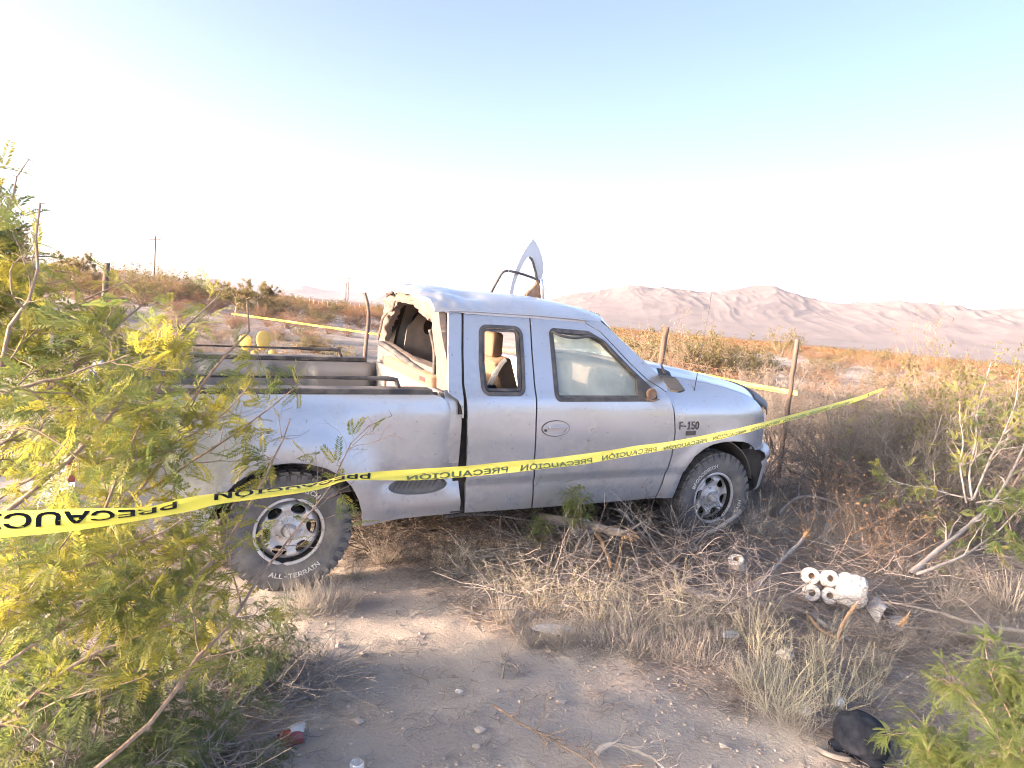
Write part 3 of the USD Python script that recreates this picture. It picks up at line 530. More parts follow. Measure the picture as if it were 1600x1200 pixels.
# --- back of the cab: crumpled sheet metal round the missing rear window
hole = Polygon([(.87, 1.475), (.80, 1.56), (.70, 1.66), (.58, 1.72), (.47, 1.70), (.40, 1.80), (.30, 1.865), (.08, 1.86), (-.14, 1.855), (-.30, 1.82), (-.53, 1.745), (-.535, 1.56), (-.545, 1.37)])
back_out = Polygon([(-.87, 1.21), (-.90, 1.24), (-.905, 1.30), (-.835, 1.49), (-.755, 1.70), (-.695, 1.845), (-.60, 1.90), (-.35, 1.945), (0, 1.955), (.35, 1.935), (.62, 1.88), (.76, 1.80), (.82, 1.70), (.90, 1.56), (.985, 1.42), (1.0, 1.28), (.98, 1.16)])
def back_map(y, z):
    d = shapely.distance(hole, shapely.points(y, z)); up = sstep(1.40, 1.75, z)
    P = np.stack([y, z, 0 * y], -1); cr_ = (1 - np.abs(2 * meshkit.fbm(P / .11, 3, 5) - 1) - .7)
    x = 1.045 - .02 * (z - 1.2) - .07 * up * (1 - np.abs(np.clip(y, -1, 1)) ** 2) + cr_ * (.025 + .05 * up * sstep(-.6, -.3, y)) * (.25 + .75 * sstep(1.38, 1.5, z)) * (.1 + .9 * sstep(-.80, -.62, y))
    x = x + .03 * np.exp(-(d / .035) ** 2)
    return np.stack([x, y, z], -1)
cb = part(truck, 'cab_back', panel(back_out.difference(hole), back_map, .022, (.05, 0, 0), flip=True), M['paint_bare'], 50, 'crumpled cab back panel round the empty window opening')
def seal_line(pts, r): 
    p = np.array(pts); q_ = back_map(p[:, 0], p[:, 1]); q_[:, 0] -= .012; return tube(q_, r, n=7, k=30)
part(cb, 'window_seal', cat_([seal_line([(.90, 1.455), (.6, 1.43), (.2, 1.395), (-.2, 1.36), (-.555, 1.335)], .026), seal_line([(-.565, 1.34), (-.575, 1.5), (-.57, 1.70)], .016)]), M['rail'], True)
part(cb, 'torn_flange', tube([(1.0, .86, 1.49), (1.0, .78, 1.60), (.985, .68, 1.69), (.99, .56, 1.755), (.99, .42, 1.79), (.98, .30, 1.875), (.985, .05, 1.885), (.985, -.2, 1.87), (1.0, -.5, 1.765)], .011, .009, 6, k=40), M['paint_bare'], 50)
part(cb, 'brake_light_remnant', bx((1.0, -.46, 1.325), (.03, .13, .035), .008), M['red'])
part(cb, 'inner_ledge', bx((1.12, .15, 1.385), (.13, 1.5, .05), .015), M['paint_bare'])
# --- bed
for s in (-1, 1):
    part(truck, 'bed_rail_cap', bx((-.13, s * .885, 1.305), (2.06, .13, .036), .012), M['rail'])
    part(truck, 'bed_rail_tube', tube([(-1.05, s * .885, 1.32), (-1.05, s * .885, 1.37), (-1.0, s * .885, 1.385), (.60, s * .885, 1.385), (.66, s * .885, 1.375), (.68, s * .885, 1.32)], .017, n=8), M['rail'], 50)
    wall = panel(sbox(-1.14, .64, .985, 1.285), lambda x, z, s=s: np.stack([x, s * (.815 - .075 * sstep(.02, .10, np.abs(((x + .62) % .86) - .43) * -1 + .33) * (1 - sstep(1.20, 1.27, z))), z], -1), .03, None, flip=(s < 0))
    part(truck, 'bed_inner_wall', wall, M['bedpaint'], 40)
part(truck, 'bed_floor', bx((-.08, 0, .62), (2.14, 1.66, .04)), M['bedpaint'])
bf = part(truck, 'bed_front_wall', bx((1.0, 0, .96), (.035, 1.80, .66), .01), M['bedpaint'])
for yy in (-.5, -.17, .17, .5): part(bf, 'stiffening_rib', bx((.975, yy, .94), (.03, .10, .5), .01), M['bedpaint'])
part(truck, 'tailgate', bx((-1.17, 0, .95), (.06, 1.50, .66), .02), M['paint'])
part(truck, 'rear_bumper', bx((-1.28, 0, .58), (.16, 1.82, .17), .03), M['chrome'])
for s in (-1, 1): part(truck, 'tail_light', bx((-1.18, s * .86, .98), (.07, .13, .40), .02), M['red'])
# --- driver's door on the far side: torn open, its upper frame bent up above the roof
def far(p, y): q_ = plane_at(p[0], p[1], 1, y); return q_
Pd = lambda pts, y: np.array([far(p, y) for p in pts])
tri_o = Pd([(832, 373), (837.5, 381), (842, 390), (846, 402), (848, 414), (847.5, 424), (845, 436), (843, 444), (838, 440), (837, 428), (834, 416), (831, 406), (827.5, 401), (823, 402), (818, 409), (812, 421), (807, 434), (803, 446), (800, 462), (794, 462), (797, 447), (801, 432), (806, 418), (813, 402), (820, 390), (826, 381)], 1.15)
def slab(p3, depth):
    """closed plate from a planar outline"""
    c = p3.mean(0); n = unit(np.cross(p3[3] - p3[0], p3[10] - p3[0])); a = unit(p3[6] - p3[0]); b = np.cross(n, a)
    pl = Polygon(np.stack([(p3 - c) @ a, (p3 - c) @ b], -1)).buffer(0)
    m = trimesh.creation.extrude_polygon(pl, depth, engine='earcut'); v = m.vertices; 
    return tm(c + v[:, :1] * a + v[:, 1:2] * b + (v[:, 2:3] - depth / 2) * n, m.faces)
dd = part(truck, 'torn_door', slab(tri_o, .035), M['paint'], label='upper frame of the far driver door, bent upright above the roof')
loop = Pd([(766, 460), (772, 448), (780, 434), (785, 426), (792, 423), (802, 424.5), (815, 428), (830, 433), (840, 437.5), (844, 441)], 1.08)
part(dd, 'window_channel', tube(Pd([(839, 441), (837.3, 428), (834.3, 416), (831.3, 406.5), (827.5, 402)], 1.13), .013, n=6, k=20), M['trim'], True)
part(dd, 'door_seal', tube(loop, .013, n=7, k=30), M['trim'], True)
low = Pd([(838, 440), (836, 446), (829, 452), (823, 458), (818, 466), (830, 476), (848, 476), (849, 462), (847, 448), (844, 441)], 1.12)
part(dd, 'torn_door_lining', slab(low[[0, 1, 2, 3, 4, 5, 6, 7, 8, 9, 9]], .05), M['rust'])
part(dd, 'door_edge', tube(Pd([(845, 436), (847, 450), (848, 478)], 1.08), .022, n=6), M['paint'], True)
part(dd, 'dangling_wire', tube(Pd([(846, 445), (851, 450), (854, 458)], 1.08), .003, n=4, k=8), M['trim'])
door_skin = panel(sbox(0, .45, .95, 1.30), lambda u, z: np.stack([2.92 - .30 * u, .99 + .85 * u, z], -1), .06, (.0, 0, 0))
part(dd, 'door_skin', thick(door_skin, (.04, .03, 0)), M['paint'], 40)
# far quarter inner trim seen through the back window, with its oval speaker hole
trimp = rounded(Polygon([(1.22, 1.30), (1.66, 1.30), (1.66, 1.72), (1.56, 1.82), (1.34, 1.80), (1.22, 1.62)]), .06)
spk = shapely.affinity.translate(shapely.affinity.scale(Point(0, 0).buffer(1), .05, .075), 1.42, 1.64)
lin = part(truck, 'cab_lining', panel(trimp.difference(spk), lambda x, z: np.stack([x, .80 - .32 * np.clip(z - 1.3, 0, 1), z], -1), .05, (0, .02, 0)), M['plastic'], 40)
part(lin, 'lining_recess', panel(spk.buffer(.02), lambda x, z: np.stack([x, .83 - .32 * np.clip(z - 1.3, 0, 1), z], -1), .05, None), M['dark'])
# --- interior
def seat(name, x, y, w, back_h, lean):
    s = part(truck, name, bx((x, y, .86), (.52, w, .16), .05), M['seat'], 50)
    b = bx((0, 0, back_h / 2), (.15, w * .96, back_h), .06); b.apply_transform(trimesh.transformations.rotation_matrix(-lean, [0, 1, 0])); b.apply_translation((x - .24, y, .88)); part(s, 'seat_back', b, M['seat'], 50)
    return s
for yy in (-.38, .38):
    s_ = seat('front_seat', 2.02, yy, .50, .66, .34)
    h = bx((1.56, yy, 1.60), (.10, .27, .19), .045); part(s_, 'headrest', h, M['seat'], 50)
seat('rear_bench', 1.36, 0, 1.30, .50, .12)
part(truck, 'far_door_post', tube([(1.70, .74, 1.84), (1.71, .86, 1.5), (1.71, .92, 1.2), (1.72, .93, .5)], .05, n=6), M['interior'], 50)
part(truck, 'roof_lining', thick(sheet(X[3:, 3:-3] * 1.0, Y[3:, 3:-3] * .97, Z[3:, 3:-3] - .06), (0, 0, .012)), M['interior'], True)
part(truck, 'seat_belt', tube([(1.66, -.70, 1.74), (1.67, -.78, 1.50), (1.68, -.86, 1.25), (1.70, -.86, 1.0)], .024, n=4, k=10), M['trim'], True)
part(truck, 'seat_belt', tube([(1.66, .70, 1.74), (1.62, .78, 1.50), (1.60, .86, 1.25), (1.60, .86, 1.0)], .024, n=4, k=10), M['trim'], True)
part(truck, 'dashboard', bx((2.72, 0, 1.28), (.36, 1.66, .30), .06), M['interior'], 50)
th = np.linspace(0, 2 * np.pi, 25); whl = np.stack([2.38 + .09 * np.cos(th), .38 + .19 * np.sin(th), 1.30 + .17 * np.cos(th)], -1)
part(truck, 'steering_wheel', cat_([tube(whl, .015, n=6), tube([(2.38, .2, 1.30), (2.38, .56, 1.30)], .018, n=6), tube([(2.4, .38, 1.30), (2.62, .38, 1.22)], .025, n=6)]), M['trim'], True)
part(truck, 'cab_floor', bx((2.0, 0, .60), (1.75, 1.72, .05)), M['dark'])
part(truck, 'firewall', bx((2.86, 0, .95), (.04, 1.66, .75)), M['dark'])
cl = trimesh.creation.icosphere(3, 1.0); v = cl.vertices; cl = tm(v * np.array([.15, .12, .10]) * (1 + .5 * (meshkit.fbm(v * 2.2 + 3, 3, 2) - .5))[:, None] + np.array([1.40, -.66, 1.22]), cl.faces)
bun = part(truck, 'dark_clothing_bundle', cl, M['blackcloth'], True)
rg = sheet(*np.meshgrid(np.linspace(1.36, 1.56, 8), np.linspace(-.70, -.60, 5), indexing='ij'), np.add.outer(np.array([1.22, 1.27, 1.31, 1.30, 1.36, 1.42, 1.47, 1.50]), .02 * np.sin(np.arange(5)))); part(truck, 'hanging_cloth', thick(rg, (.0, .006, .0)), M['paperdirty'], True)
# windscreen
u_, v_ = np.meshgrid(np.linspace(0, 1, 10), np.linspace(-1, 1, 21), indexing='ij')
wsm = sheet(2.50 + .30 * u_ + .12 * (1 - v_ ** 2) * (1 - .3 * u_) - .14 * (1 - u_) * np.abs(v_) ** 2, v_ * (.66 + .16 * u_), 1.86 - .37 * u_ + .035 * (1 - v_ ** 2) * (1 - u_))
part(truck, 'windscreen', wsm, M['glass'], True)
# --- underbody
part(truck, 'chassis', cat_([bx((1.55, s * .42, .50), (5.1, .09, .13)) for s in (-1, 1)] + [bx((2.0, 0, .49), (1.9, 1.66, .10)), bx((-.75, 0, .60), (.6, 1.3, .06)), bx((1.0, .45, .42), (1.3, .55, .26), .05), bx((2.3, 0, .40), (1.1, .4, .22), .06), tube([(2.4, -.45, .36), (.6, -.5, .38), (.3, -.6, .45), (-.9, -.6, .42)], .035, n=8)]), M['dark'])
part(truck, 'rear_axle', cat_([tube([(0, -.78, .385), (0, .78, .385)], .045, n=10), bx((0, 0, .385), (.26, .30, .26), .08)]), M['dark'])
part(truck, 'front_axle', tube([(3.526, -.70, .385), (3.526, .70, .385)], .05, n=10), M['dark'])
part(truck, 'engine_block', bx((3.4, 0, .82), (.9, .66, .62), .05), M['dark'])
for s in (-1, 1):
    for xc_ in (-.02, 3.50):
        a = np.radians(np.linspace(12, 176, 20)); v = np.linspace(.52, .90, 4)
        AA, VV = np.meshgrid(a, v, indexing='ij'); part(truck, 'wheel_well', thick(sheet(xc_ + .462 * np.cos(AA), s * VV, .43 + .462 * np.sin(AA), flip=s > 0), (0, 0, .01)), M['plastic'] if xc_ > 1 else M['dark'], 60)
        part(truck, 'wheel_well', panel(Point(0, 0).buffer(.48).intersection(sbox(-.5, -.02, .5, .5)), lambda x, z, s=s, xc_=xc_: np.stack([xc_ + x, 0 * x + s * .52, .42 + z], -1), .15, None), M['dark'])
    part(truck, 'mud_flap', bx((-.62, s * .83, .40), (.02, .26, .40)), M['trim'])
# --- wheels
def make_wheel(r=.396, rim=.222):
    """axis along y, outer face towards -y, origin at the hub"""
    prof = [(rim - .01, .105), (rim + .012, .118), (rim + .05, .132), (r - .075, .140), (r - .035, .132), (r - .012, .118), (r - .008, .112), (r - .008, -.112), (r - .012, -.118), (r - .035, -.132), (r - .075, -.140), (rim + .05, -.132), (rim + .012, -.118), (rim - .01, -.105)]
    n = 72; a = np.linspace(0, 2 * np.pi, n + 1); pr = np.array(prof)
    A, I = np.meshgrid(a, np.arange(len(pr)), indexing='ij'); R_, Y_ = pr[I, 0], pr[I, 1]
    tyre = sheet(R_ * np.cos(A), Y_, R_ * np.sin(A), flip=True)
    blocks = []
    def block(a0, da, y0, y1, h0, h1, skew):
        c = []
        for rr in (h0, h1):
            for yy, sk in ((y0, 0), (y1, skew)):
                for aa in (a0 + sk, a0 + sk + da): c.append((rr * math.cos(aa), yy, rr * math.sin(aa)))
        c = np.array(c); f = quads([[0, 2, 3, 1], [4, 5, 7, 6], [0, 1, 5, 4], [2, 6, 7, 3], [0, 4, 6, 2], [1, 3, 7, 5]]); return tm(c, f)
    K = 34
    for k in range(K):
        a0 = k * 2 * np.pi / K
        for s in (-1, 1):
            blocks.append(block(a0 + (.06 if s > 0 else 0), .125, s * .078, s * .124, r - .03, r + .004, .05 * s))
            blocks.append(block(a0 + .04, .12, s * .016, s * .070, r - .02, r + .006, .07 * s))
            c = block(a0 + (.06 if s > 0 else 0), .10, s * .120, s * .139, r - .062, r - .014, 0); blocks.append(c)
    # rim face with six openings
    holes = []
    for k in range(6):
        a = math.radians(60 * k + 18); o = shapely.affinity.scale(Point(0, 0).buffer(1, quad_segs=5), .034, .050)
        holes.append(shapely.affinity.rotate(shapely.affinity.translate(o, .146, 0), math.degrees(a), origin=(0, 0)))
    disc = Point(0, 0).buffer(rim - .012, quad_segs=16).difference(shapely.union_all(holes)).difference(Point(0, 0).buffer(.05))
    def dish(u, v):
        rr = np.hypot(u, v); y = -.085 + .045 * sstep(.17, .205, rr) * 0 + .03 * sstep(.10, .15, rr) * (1 - sstep(.16, .20, rr)) * -1 + .02 * sstep(.05, .09, rr)
        y = y + .02 * sstep(.185, .205, rr)
        return np.stack([u, y, v], -1)
    face = panel(disc, dish, .012, (0, .035, 0))
    lip = fibers(np.stack([(rim - .006) * np.cos(a_), 0 * a_ - .106, (rim - .006) * np.sin(a_)], -1)[None], .012, 8) if (a_ := np.linspace(0, 2 * np.pi, 49)) is not None else None
    A2, I2 = np.meshgrid(np.linspace(0, 2 * np.pi, 49), np.arange(4), indexing='ij'); bp = np.array([(rim - .006, -.10), (rim - .022, -.06), (rim - .03, .05), (rim - .01, .10)])
    barrel = sheet(bp[I2, 0] * np.cos(A2), bp[I2, 1], bp[I2, 0] * np.sin(A2))
    hub = trimesh.creation.revolve(np.array([(0, .035), (.03, .035), (.036, .028), (.04, -.02), (.066, -.03), (.07, -.05), (.0, -.05)]), sections=24); hub.apply_transform(trimesh.transformations.rotation_matrix(math.pi / 2, [1, 0, 0])); hub.apply_translation((0, -.095, 0))
    drum = trimesh.creation.cylinder(.15, .06, sections=24); drum.apply_transform(trimesh.transformations.rotation_matrix(math.pi / 2, [1, 0, 0])); drum.apply_translation((0, -.0, 0))
    letters = []
    def arc_text(t, amid, size, rr):
        m = meshkit.text_mesh(t, size, .0025, True); m.apply_scale((1.18, 1, 1)); m = trimesh.Trimesh(*trimesh.remesh.subdivide_to_size(m.vertices, m.faces, .02), process=False)
        v = m.vertices; L = v[:, 0].max(); th_ = amid - (v[:, 0] - L / 2) / rr; R1 = rr + v[:, 1] - size / 2
        # seen from -y: angle measured so that text reads clockwise
        return tm(np.stack([R1 * np.cos(th_), -.1365 - .004 * np.interp(R1, [rr - .03, rr, rr + .03], [0, .9, .2]) - v[:, 2], R1 * np.sin(th_)], -1), m.faces)
    def arc_text_low(t, amid, size, rr):
        m = meshkit.text_mesh(t, size, .0025, True); m.apply_scale((1.18, 1, 1)); m = trimesh.Trimesh(*trimesh.remesh.subdivide_to_size(m.vertices, m.faces, .02), process=False)
        v = m.vertices; L = v[:, 0].max(); th_ = amid + (v[:, 0] - L / 2) / rr; R1 = rr - v[:, 1] + size / 2
        return tm(np.stack([R1 * np.cos(th_), -.1365 - .004 * np.interp(R1, [rr - .03, rr, rr + .03], [0, .9, .2]) - v[:, 2], R1 * np.sin(th_)], -1), m.faces)
    letters = [arc_text('BFGOODRICH', math.radians(95), .030, .288), arc_text_low('ALL-TERRAIN', math.radians(-72), .030, .288)]
    nuts = []
    for k in range(5):
        c = trimesh.creation.cylinder(.010, .02, sections=6); c.apply_transform(trimesh.transformations.rotation_matrix(math.pi / 2, [1, 0, 0])); c.apply_translation((.083 * math.cos(k * 1.2566), -.085, .083 * math.sin(k * 1.2566))); nuts.append(c)
    return tyre, cat_(blocks), face, lip, barrel, hub, drum, letters, cat_(nuts)
tyre, blocks, face, lip, barrel, hub, drum, letters, nuts = make_wheel()
for (wx, s, steer, spin) in ((0, -1, 0, 10), (3.526, -1, 2, -32), (0, 1, 0, 5), (3.526, 1, -2, 40)):
    T = trimesh.transformations.rotation_matrix(math.radians(spin), [0, 1, 0])
    if s > 0: T = trimesh.transformations.rotation_matrix(math.pi, [0, 0, 1]) @ T
    T = trimesh.transformations.rotation_matrix(math.radians(steer), [0, 0, 1]) @ T; T = trimesh.transformations.translation_matrix((wx, s * .80, .385)) @ T
    def tf(m): c = m.copy(); c.apply_transform(T); return c
    w = part(truck, 'wheel', tf(tyre), M['rubber'], 40)
    part(w, 'tyre_tread', tf(blocks), M['rubber'], kind='stuff'); rmp = part(w, 'rim', tf(cat_([face, lip])), M['alloy'], 40); part(w, 'rim_barrel', tf(barrel), M['dark'], True)
    part(w, 'hub_cap', tf(hub), M['alloy'], 40); part(w, 'brake_drum', tf(drum), M['dark'], 40); part(w, 'wheel_nut', tf(nuts), M['alloy'], kind='stuff')
    for Lm in letters: part(w, 'tyre_lettering', tf(Lm), M['white_letter'])

# ---------------------------------------------------------------- leaves (templates run along +x)
def pinna(n, L, leaf, w, droop, rng, wid=.0006):
    """feather of n leaflet pairs; returns v,f"""
    V, Fc = [], []
    xs = np.linspace(0, 1, 5); z = -droop * xs ** 2 * L
    for k in range(4):
        b = len(V); V += [(xs[k] * L, -wid, z[k]), (xs[k + 1] * L, -wid, z[k + 1]), (xs[k + 1] * L, wid, z[k + 1]), (xs[k] * L, wid, z[k])]; Fc += [(b, b + 1, b + 2), (b, b + 2, b + 3)]
    for i in range(n):
        t = .12 + .88 * (i + .5) / n; px, pz = t * L, -droop * t * t * L; l = leaf * (1 - .45 * abs(t - .5) ** 1.5 * 2) * rng.uniform(.85, 1.1)
        for s in (-1, 1):
            a = rng.uniform(.75, 1.05); dx, dy, dz = math.cos(a) * l, s * math.sin(a) * l, rng.uniform(-.30, .12) * l; nx, ny = -s * math.sin(a) * w, math.cos(a) * w
            b = len(V); V += [(px, 0, pz), (px + dx * .5 + nx, dy * .5 + ny, pz + dz * .4 + w * .4), (px + dx, dy, pz + dz), (px + dx * .5 - nx, dy * .5 - ny, pz + dz * .4)]
            Fc += [(b, b + 1, b + 2), (b, b + 2, b + 3)]
    return np.array(V, float), np.array(Fc)
def compound(npairs, n, L, leaf, w, droop, rng, spread=.5, pet=.02):
    V, Fc = [], []; tot = 0
    for j in range(npairs):
        for s in (-1, 1):
            v, f = pinna(n, L * rng.uniform(.85, 1.1), leaf, w, droop, rng)
            a = s * spread * rng.uniform(.7, 1.2); c_, s_ = math.cos(a), math.sin(a)
            v = np.stack([v[:, 0] * c_ - v[:, 1] * s_ + pet + j * L * .28, v[:, 0] * s_ + v[:, 1] * c_, v[:, 2] - droop * .3 * j * L], -1); V.append(v); Fc.append(f + tot); tot += len(v)
    v = np.array([(0, -.0007, 0), (pet + (npairs - 1) * L * .28, -.0007, 0), (pet + (npairs - 1) * L * .28, .0007, 0), (0, .0007, 0)]); V.append(v); Fc.append(np.array([(0, 1, 2), (0, 2, 3)]) + tot)
    return np.vstack(V), np.vstack(Fc)
lr = np.random.default_rng(3)
LONG = [compound(1, 12, .105, .026, .0031, .35, lr, .42) for _ in range(4)]      # honey mesquite: one pair of long feathers
FINE = [compound(2, 13, .055, .0085, .0011, .8, lr, .55) for _ in range(4)]      # fine curled feathers
def foliage(tmpl, pos, dirs, ups, sc, rng):
    k = rng.integers(0, len(tmpl), len(pos)); return cat_([stamp(*tmpl[i], pos[k == i], dirs[k == i], ups[k == i], sc[k == i]) for i in range(len(tmpl)) if (k == i).any()])
def leaves_on(P, per, tmpl, rng, wind=(0, 0, 0), sc=(.8, 1.25), t0=.15, wr=.55):
    N, K, _ = P.shape; t = rng.uniform(t0, 1, (N, per)) * (K - 1); i = np.minimum(t.astype(int), K - 2); f = (t - i)[..., None]; r = np.arange(N)[:, None]
    pos = (P[r, i] * (1 - f) + P[r, i + 1] * f).reshape(-1, 3); T = unit(P[r, i + 1] - P[r, i]).reshape(-1, 3)
    d = unit(T * .5 + rng.normal(0, wr, T.shape) + np.array(wind)); up = unit(rng.normal(0, .45, T.shape) + np.array([0, 0, 1.0]))
    return foliage(tmpl, pos, d, up, rng.uniform(*sc, len(pos)), rng)

# ---------------------------------------------------------------- the big mesquite in the left foreground
rng = np.random.default_rng(21)
mq = thing('mesquite_bush', 'large feathery yellow-green mesquite bush filling the left foreground, before the pickup tail', 'bush')
BR = [  # (px, py, depth) along each main branch, base and tip radius
    ([(-190, 1190, 2.6), (-60, 900, 2.6), (0, 700, 2.6), (60, 620, 2.65), (130, 555, 2.7), (215, 475, 2.8)], .017, .004),
    ([(-190, 1150, 2.4), (-40, 760, 2.3), (5, 560, 2.3), (22, 490, 2.3), (60, 455, 2.3), (64, 400, 2.3), (56, 340, 2.3), (72, 316, 2.3)], .017, .003),
    ([(-150, 800, 2.4), (-30, 420, 2.4), (5, 340, 2.4), (27, 282, 2.4), (29, 256, 2.4), (45, 238, 2.4)], .010, .002),
    ([(-160, 1130, 3.0), (60, 900, 3.0), (200, 790, 3.05), (270, 700, 3.1), (315, 610, 3.1), (350, 560, 3.1), (400, 505, 3.1), (394, 470, 3.1)], .017, .004),
    ([(-90, 1060, 2.5), (60, 990, 2.6), (160, 955, 2.7), (250, 935, 2.8), (310, 910, 2.9), (350, 875, 3.0), (385, 825, 3.1), (402, 795, 3.1), (440, 725, 3.2), (465, 660, 3.3)], .015, .003),
    ([(60, 1260, 2.2), (250, 1110, 2.4), (320, 1020, 2.5), (380, 960, 2.6), (415, 900, 2.8), (440, 865, 3.0), (490, 800, 3.1), (522, 755, 3.2), (545, 700, 3.3), (575, 668, 3.3), (614, 650, 3.3)], .009, .0015),
    ([(-140, 900, 2.6), (60, 760, 2.8), (160, 660, 2.9), (240, 560, 3.0), (330, 470, 3.1)], .013, .003),
    ([(60, 900, 3.1), (150, 810, 3.2), (250, 750, 3.3), (350, 690, 3.3), (420, 640, 3.4), (462, 606, 3.4)], .010, .002),
    ([(-120, 1010, 2.2), (30, 930, 2.3), (120, 890, 2.4), (200, 860, 2.5), (290, 815, 2.6)], .011, .003),
    ([(-100, 640, 2.8), (40, 520, 3.0), (120, 470, 3.1), (205, 435, 3.2)], .010, .002),
    ([(-120, 720, 2.1), (20, 610, 2.1), (110, 585, 2.15), (200, 560, 2.2)], .009, .002),
    ([(-140, 1120, 2.9), (40, 1010, 2.9), (130, 900, 2.9), (180, 780, 2.9), (220, 680, 2.95), (260, 600, 3.0)], .012, .003),
    ([(-150, 560, 2.7), (-60, 470, 2.7), (20, 420, 2.7), (90, 410, 2.8)], .009, .002),
    ([(-160, 1260, 2.2), (0, 1120, 2.25), (100, 1040, 2.3), (210, 990, 2.4), (300, 960, 2.5)], .010, .003),
    ([(-20, 760, 3.5), (100, 640, 3.6), (200, 560, 3.6), (290, 520, 3.7)], .010, .003),
    ([(-160, 1180, 2.0), (-20, 1060, 2.1), (90, 990, 2.2), (190, 930, 2.3)], .009, .002),
    ([(-120, 1260, 2.3), (40, 1150, 2.4), (150, 1090, 2.5), (240, 1060, 2.6), (330, 1010, 2.7)], .009, .002),
    ([(-160, 980, 2.7), (40, 880, 2.8), (140, 830, 2.9), (230, 850, 2.9), (310, 870, 3.0)], .009, .002),
    ([(0, 800, 3.2), (150, 720, 3.2), (260, 690, 3.2), (350, 640, 3.3), (400, 580, 3.3)], .010, .002),
    ([(-140, 720, 2.6), (-60, 570, 2.6), (-10, 480, 2.6), (28, 425, 2.6), (50, 385, 2.65)], .008, .002),
    ([(-130, 640, 2.5), (-70, 480, 2.5), (-40, 380, 2.5), (-10, 320, 2.5), (10, 290, 2.5)], .008, .002),
    ([(-120, 600, 2.6), (-50, 460, 2.6), (-10, 400, 2.6), (20, 360, 2.6), (50, 350, 2.6)], .008, .002),
    ([(-140, 620, 2.9), (-40, 500, 2.9), (40, 450, 2.9), (100, 440, 3.0)], .008, .002),
    ([(-100, 850, 3.6), (60, 740, 3.7), (170, 690, 3.7), (270, 640, 3.7), (340, 620, 3.7)], .010, .003)]
Pm, Rm = [], []
for pts, ra, rb in BR:
    P = smoothline([at(*p) for p in pts], 18); P += np.cumsum(rng.normal(0, .0035, P.shape), 0); Pm.append(P); Rm.append(np.linspace(ra, rb, 18))
    part(mq, 'branch', fibers(P[None], Rm[-1][None], 8), M['bark'], True)
Pm, Rm = np.array(Pm), np.array(Rm)
S1 = sprout(Pm, Rm, 10, .22, 1.0, (.5, 1.15), (.22, .55), 9, .20, (-.02, 0, .05), .55, rng)
def py_of(P): return 600 - FPX * ((P - CAM) @ cu) / ((P - CAM) @ cf)
px_of = lambda P: 800 + FPX * ((P - CAM) @ cr) / ((P - CAM) @ cf)
CROWN = ([-900, -60, 0, 35, 60, 85, 110, 170, 230, 330, 400, 440, 480, 700], [150, 190, 260, 330, 345, 425, 455, 478, 462, 470, 500, 560, 600, 700])
def inside(P, slack): e_ = P[:, -1]; return py_of(e_) > np.interp(px_of(e_), *CROWN) - slack
keep = (rng.random(len(S1[0])) < .95) & inside(S1[0], 0); S1 = (S1[0][keep], S1[1][keep])
S2 = sprout(*S1, 4, .15, 1.0, (.4, 1.1), (.10, .26), 6, .22, (-.04, 0, .02), .6, rng); keep = inside(S2[0], 8); S2 = (S2[0][keep], S2[1][keep])
part(mq, 'side_branch', fibers(S1[0], np.maximum(S1[1], .0012), 5), M['bark'], True, kind='stuff')
part(mq, 'twig', fibers(S2[0], np.maximum(S2[1], .0008), 4), M['twig'], True, kind='stuff')
th = []
for i in (5, 4, 7, 0, 1, 2):                                        # thorns in pairs at the nodes
    P = Pm[i]
    for k in range(6, 18):
        for s in (-1, 1):
            d = unit(np.cross(unit(P[min(k + 1, 17)] - P[k - 1]), rng.normal(size=3))) * rng.uniform(.02, .045); th.append(np.stack([P[k], P[k] + d * .5, P[k] + d]))
part(mq, 'thorn', fibers(np.array(th), np.array([.0016, .001, .0002]), 3), M['twig'], kind='stuff')
wind = (-.75, -.1, -.12)
def not_low(P, zmin, p):  # sparser leaves close to the ground
    return P[(P[:, -1, 2] > zmin) | (rng.random(len(P)) < p)]
px_of = lambda P: 800 + FPX * ((P - CAM) @ cr) / ((P - CAM) @ cf)
S2k = not_low(S2[0], .5, .5); S1k = not_low(S1[0], .5, .5)
thin2 = rng.random(len(S2k)) < np.interp(px_of(S2k[:, -1]), [0, 300, 370, 460, 560], [1, 1, .85, .42, .2])
S2k = S2k[thin2]; thin1 = rng.random(len(S1k)) < np.interp(px_of(S1k[:, -1]), [0, 300, 370, 460, 560], [1, 1, .8, .4, .15]); S1k = S1k[thin1]
part(mq, 'foliage', cat_([leaves_on(S2k, 2, LONG, rng, wind, (.75, 1.2)), leaves_on(S1k, 4, LONG, rng, wind, (.8, 1.35)), leaves_on(Pm, 5, LONG, rng, wind, (.8, 1.2), .45)]), M['leaf'], kind='stuff')

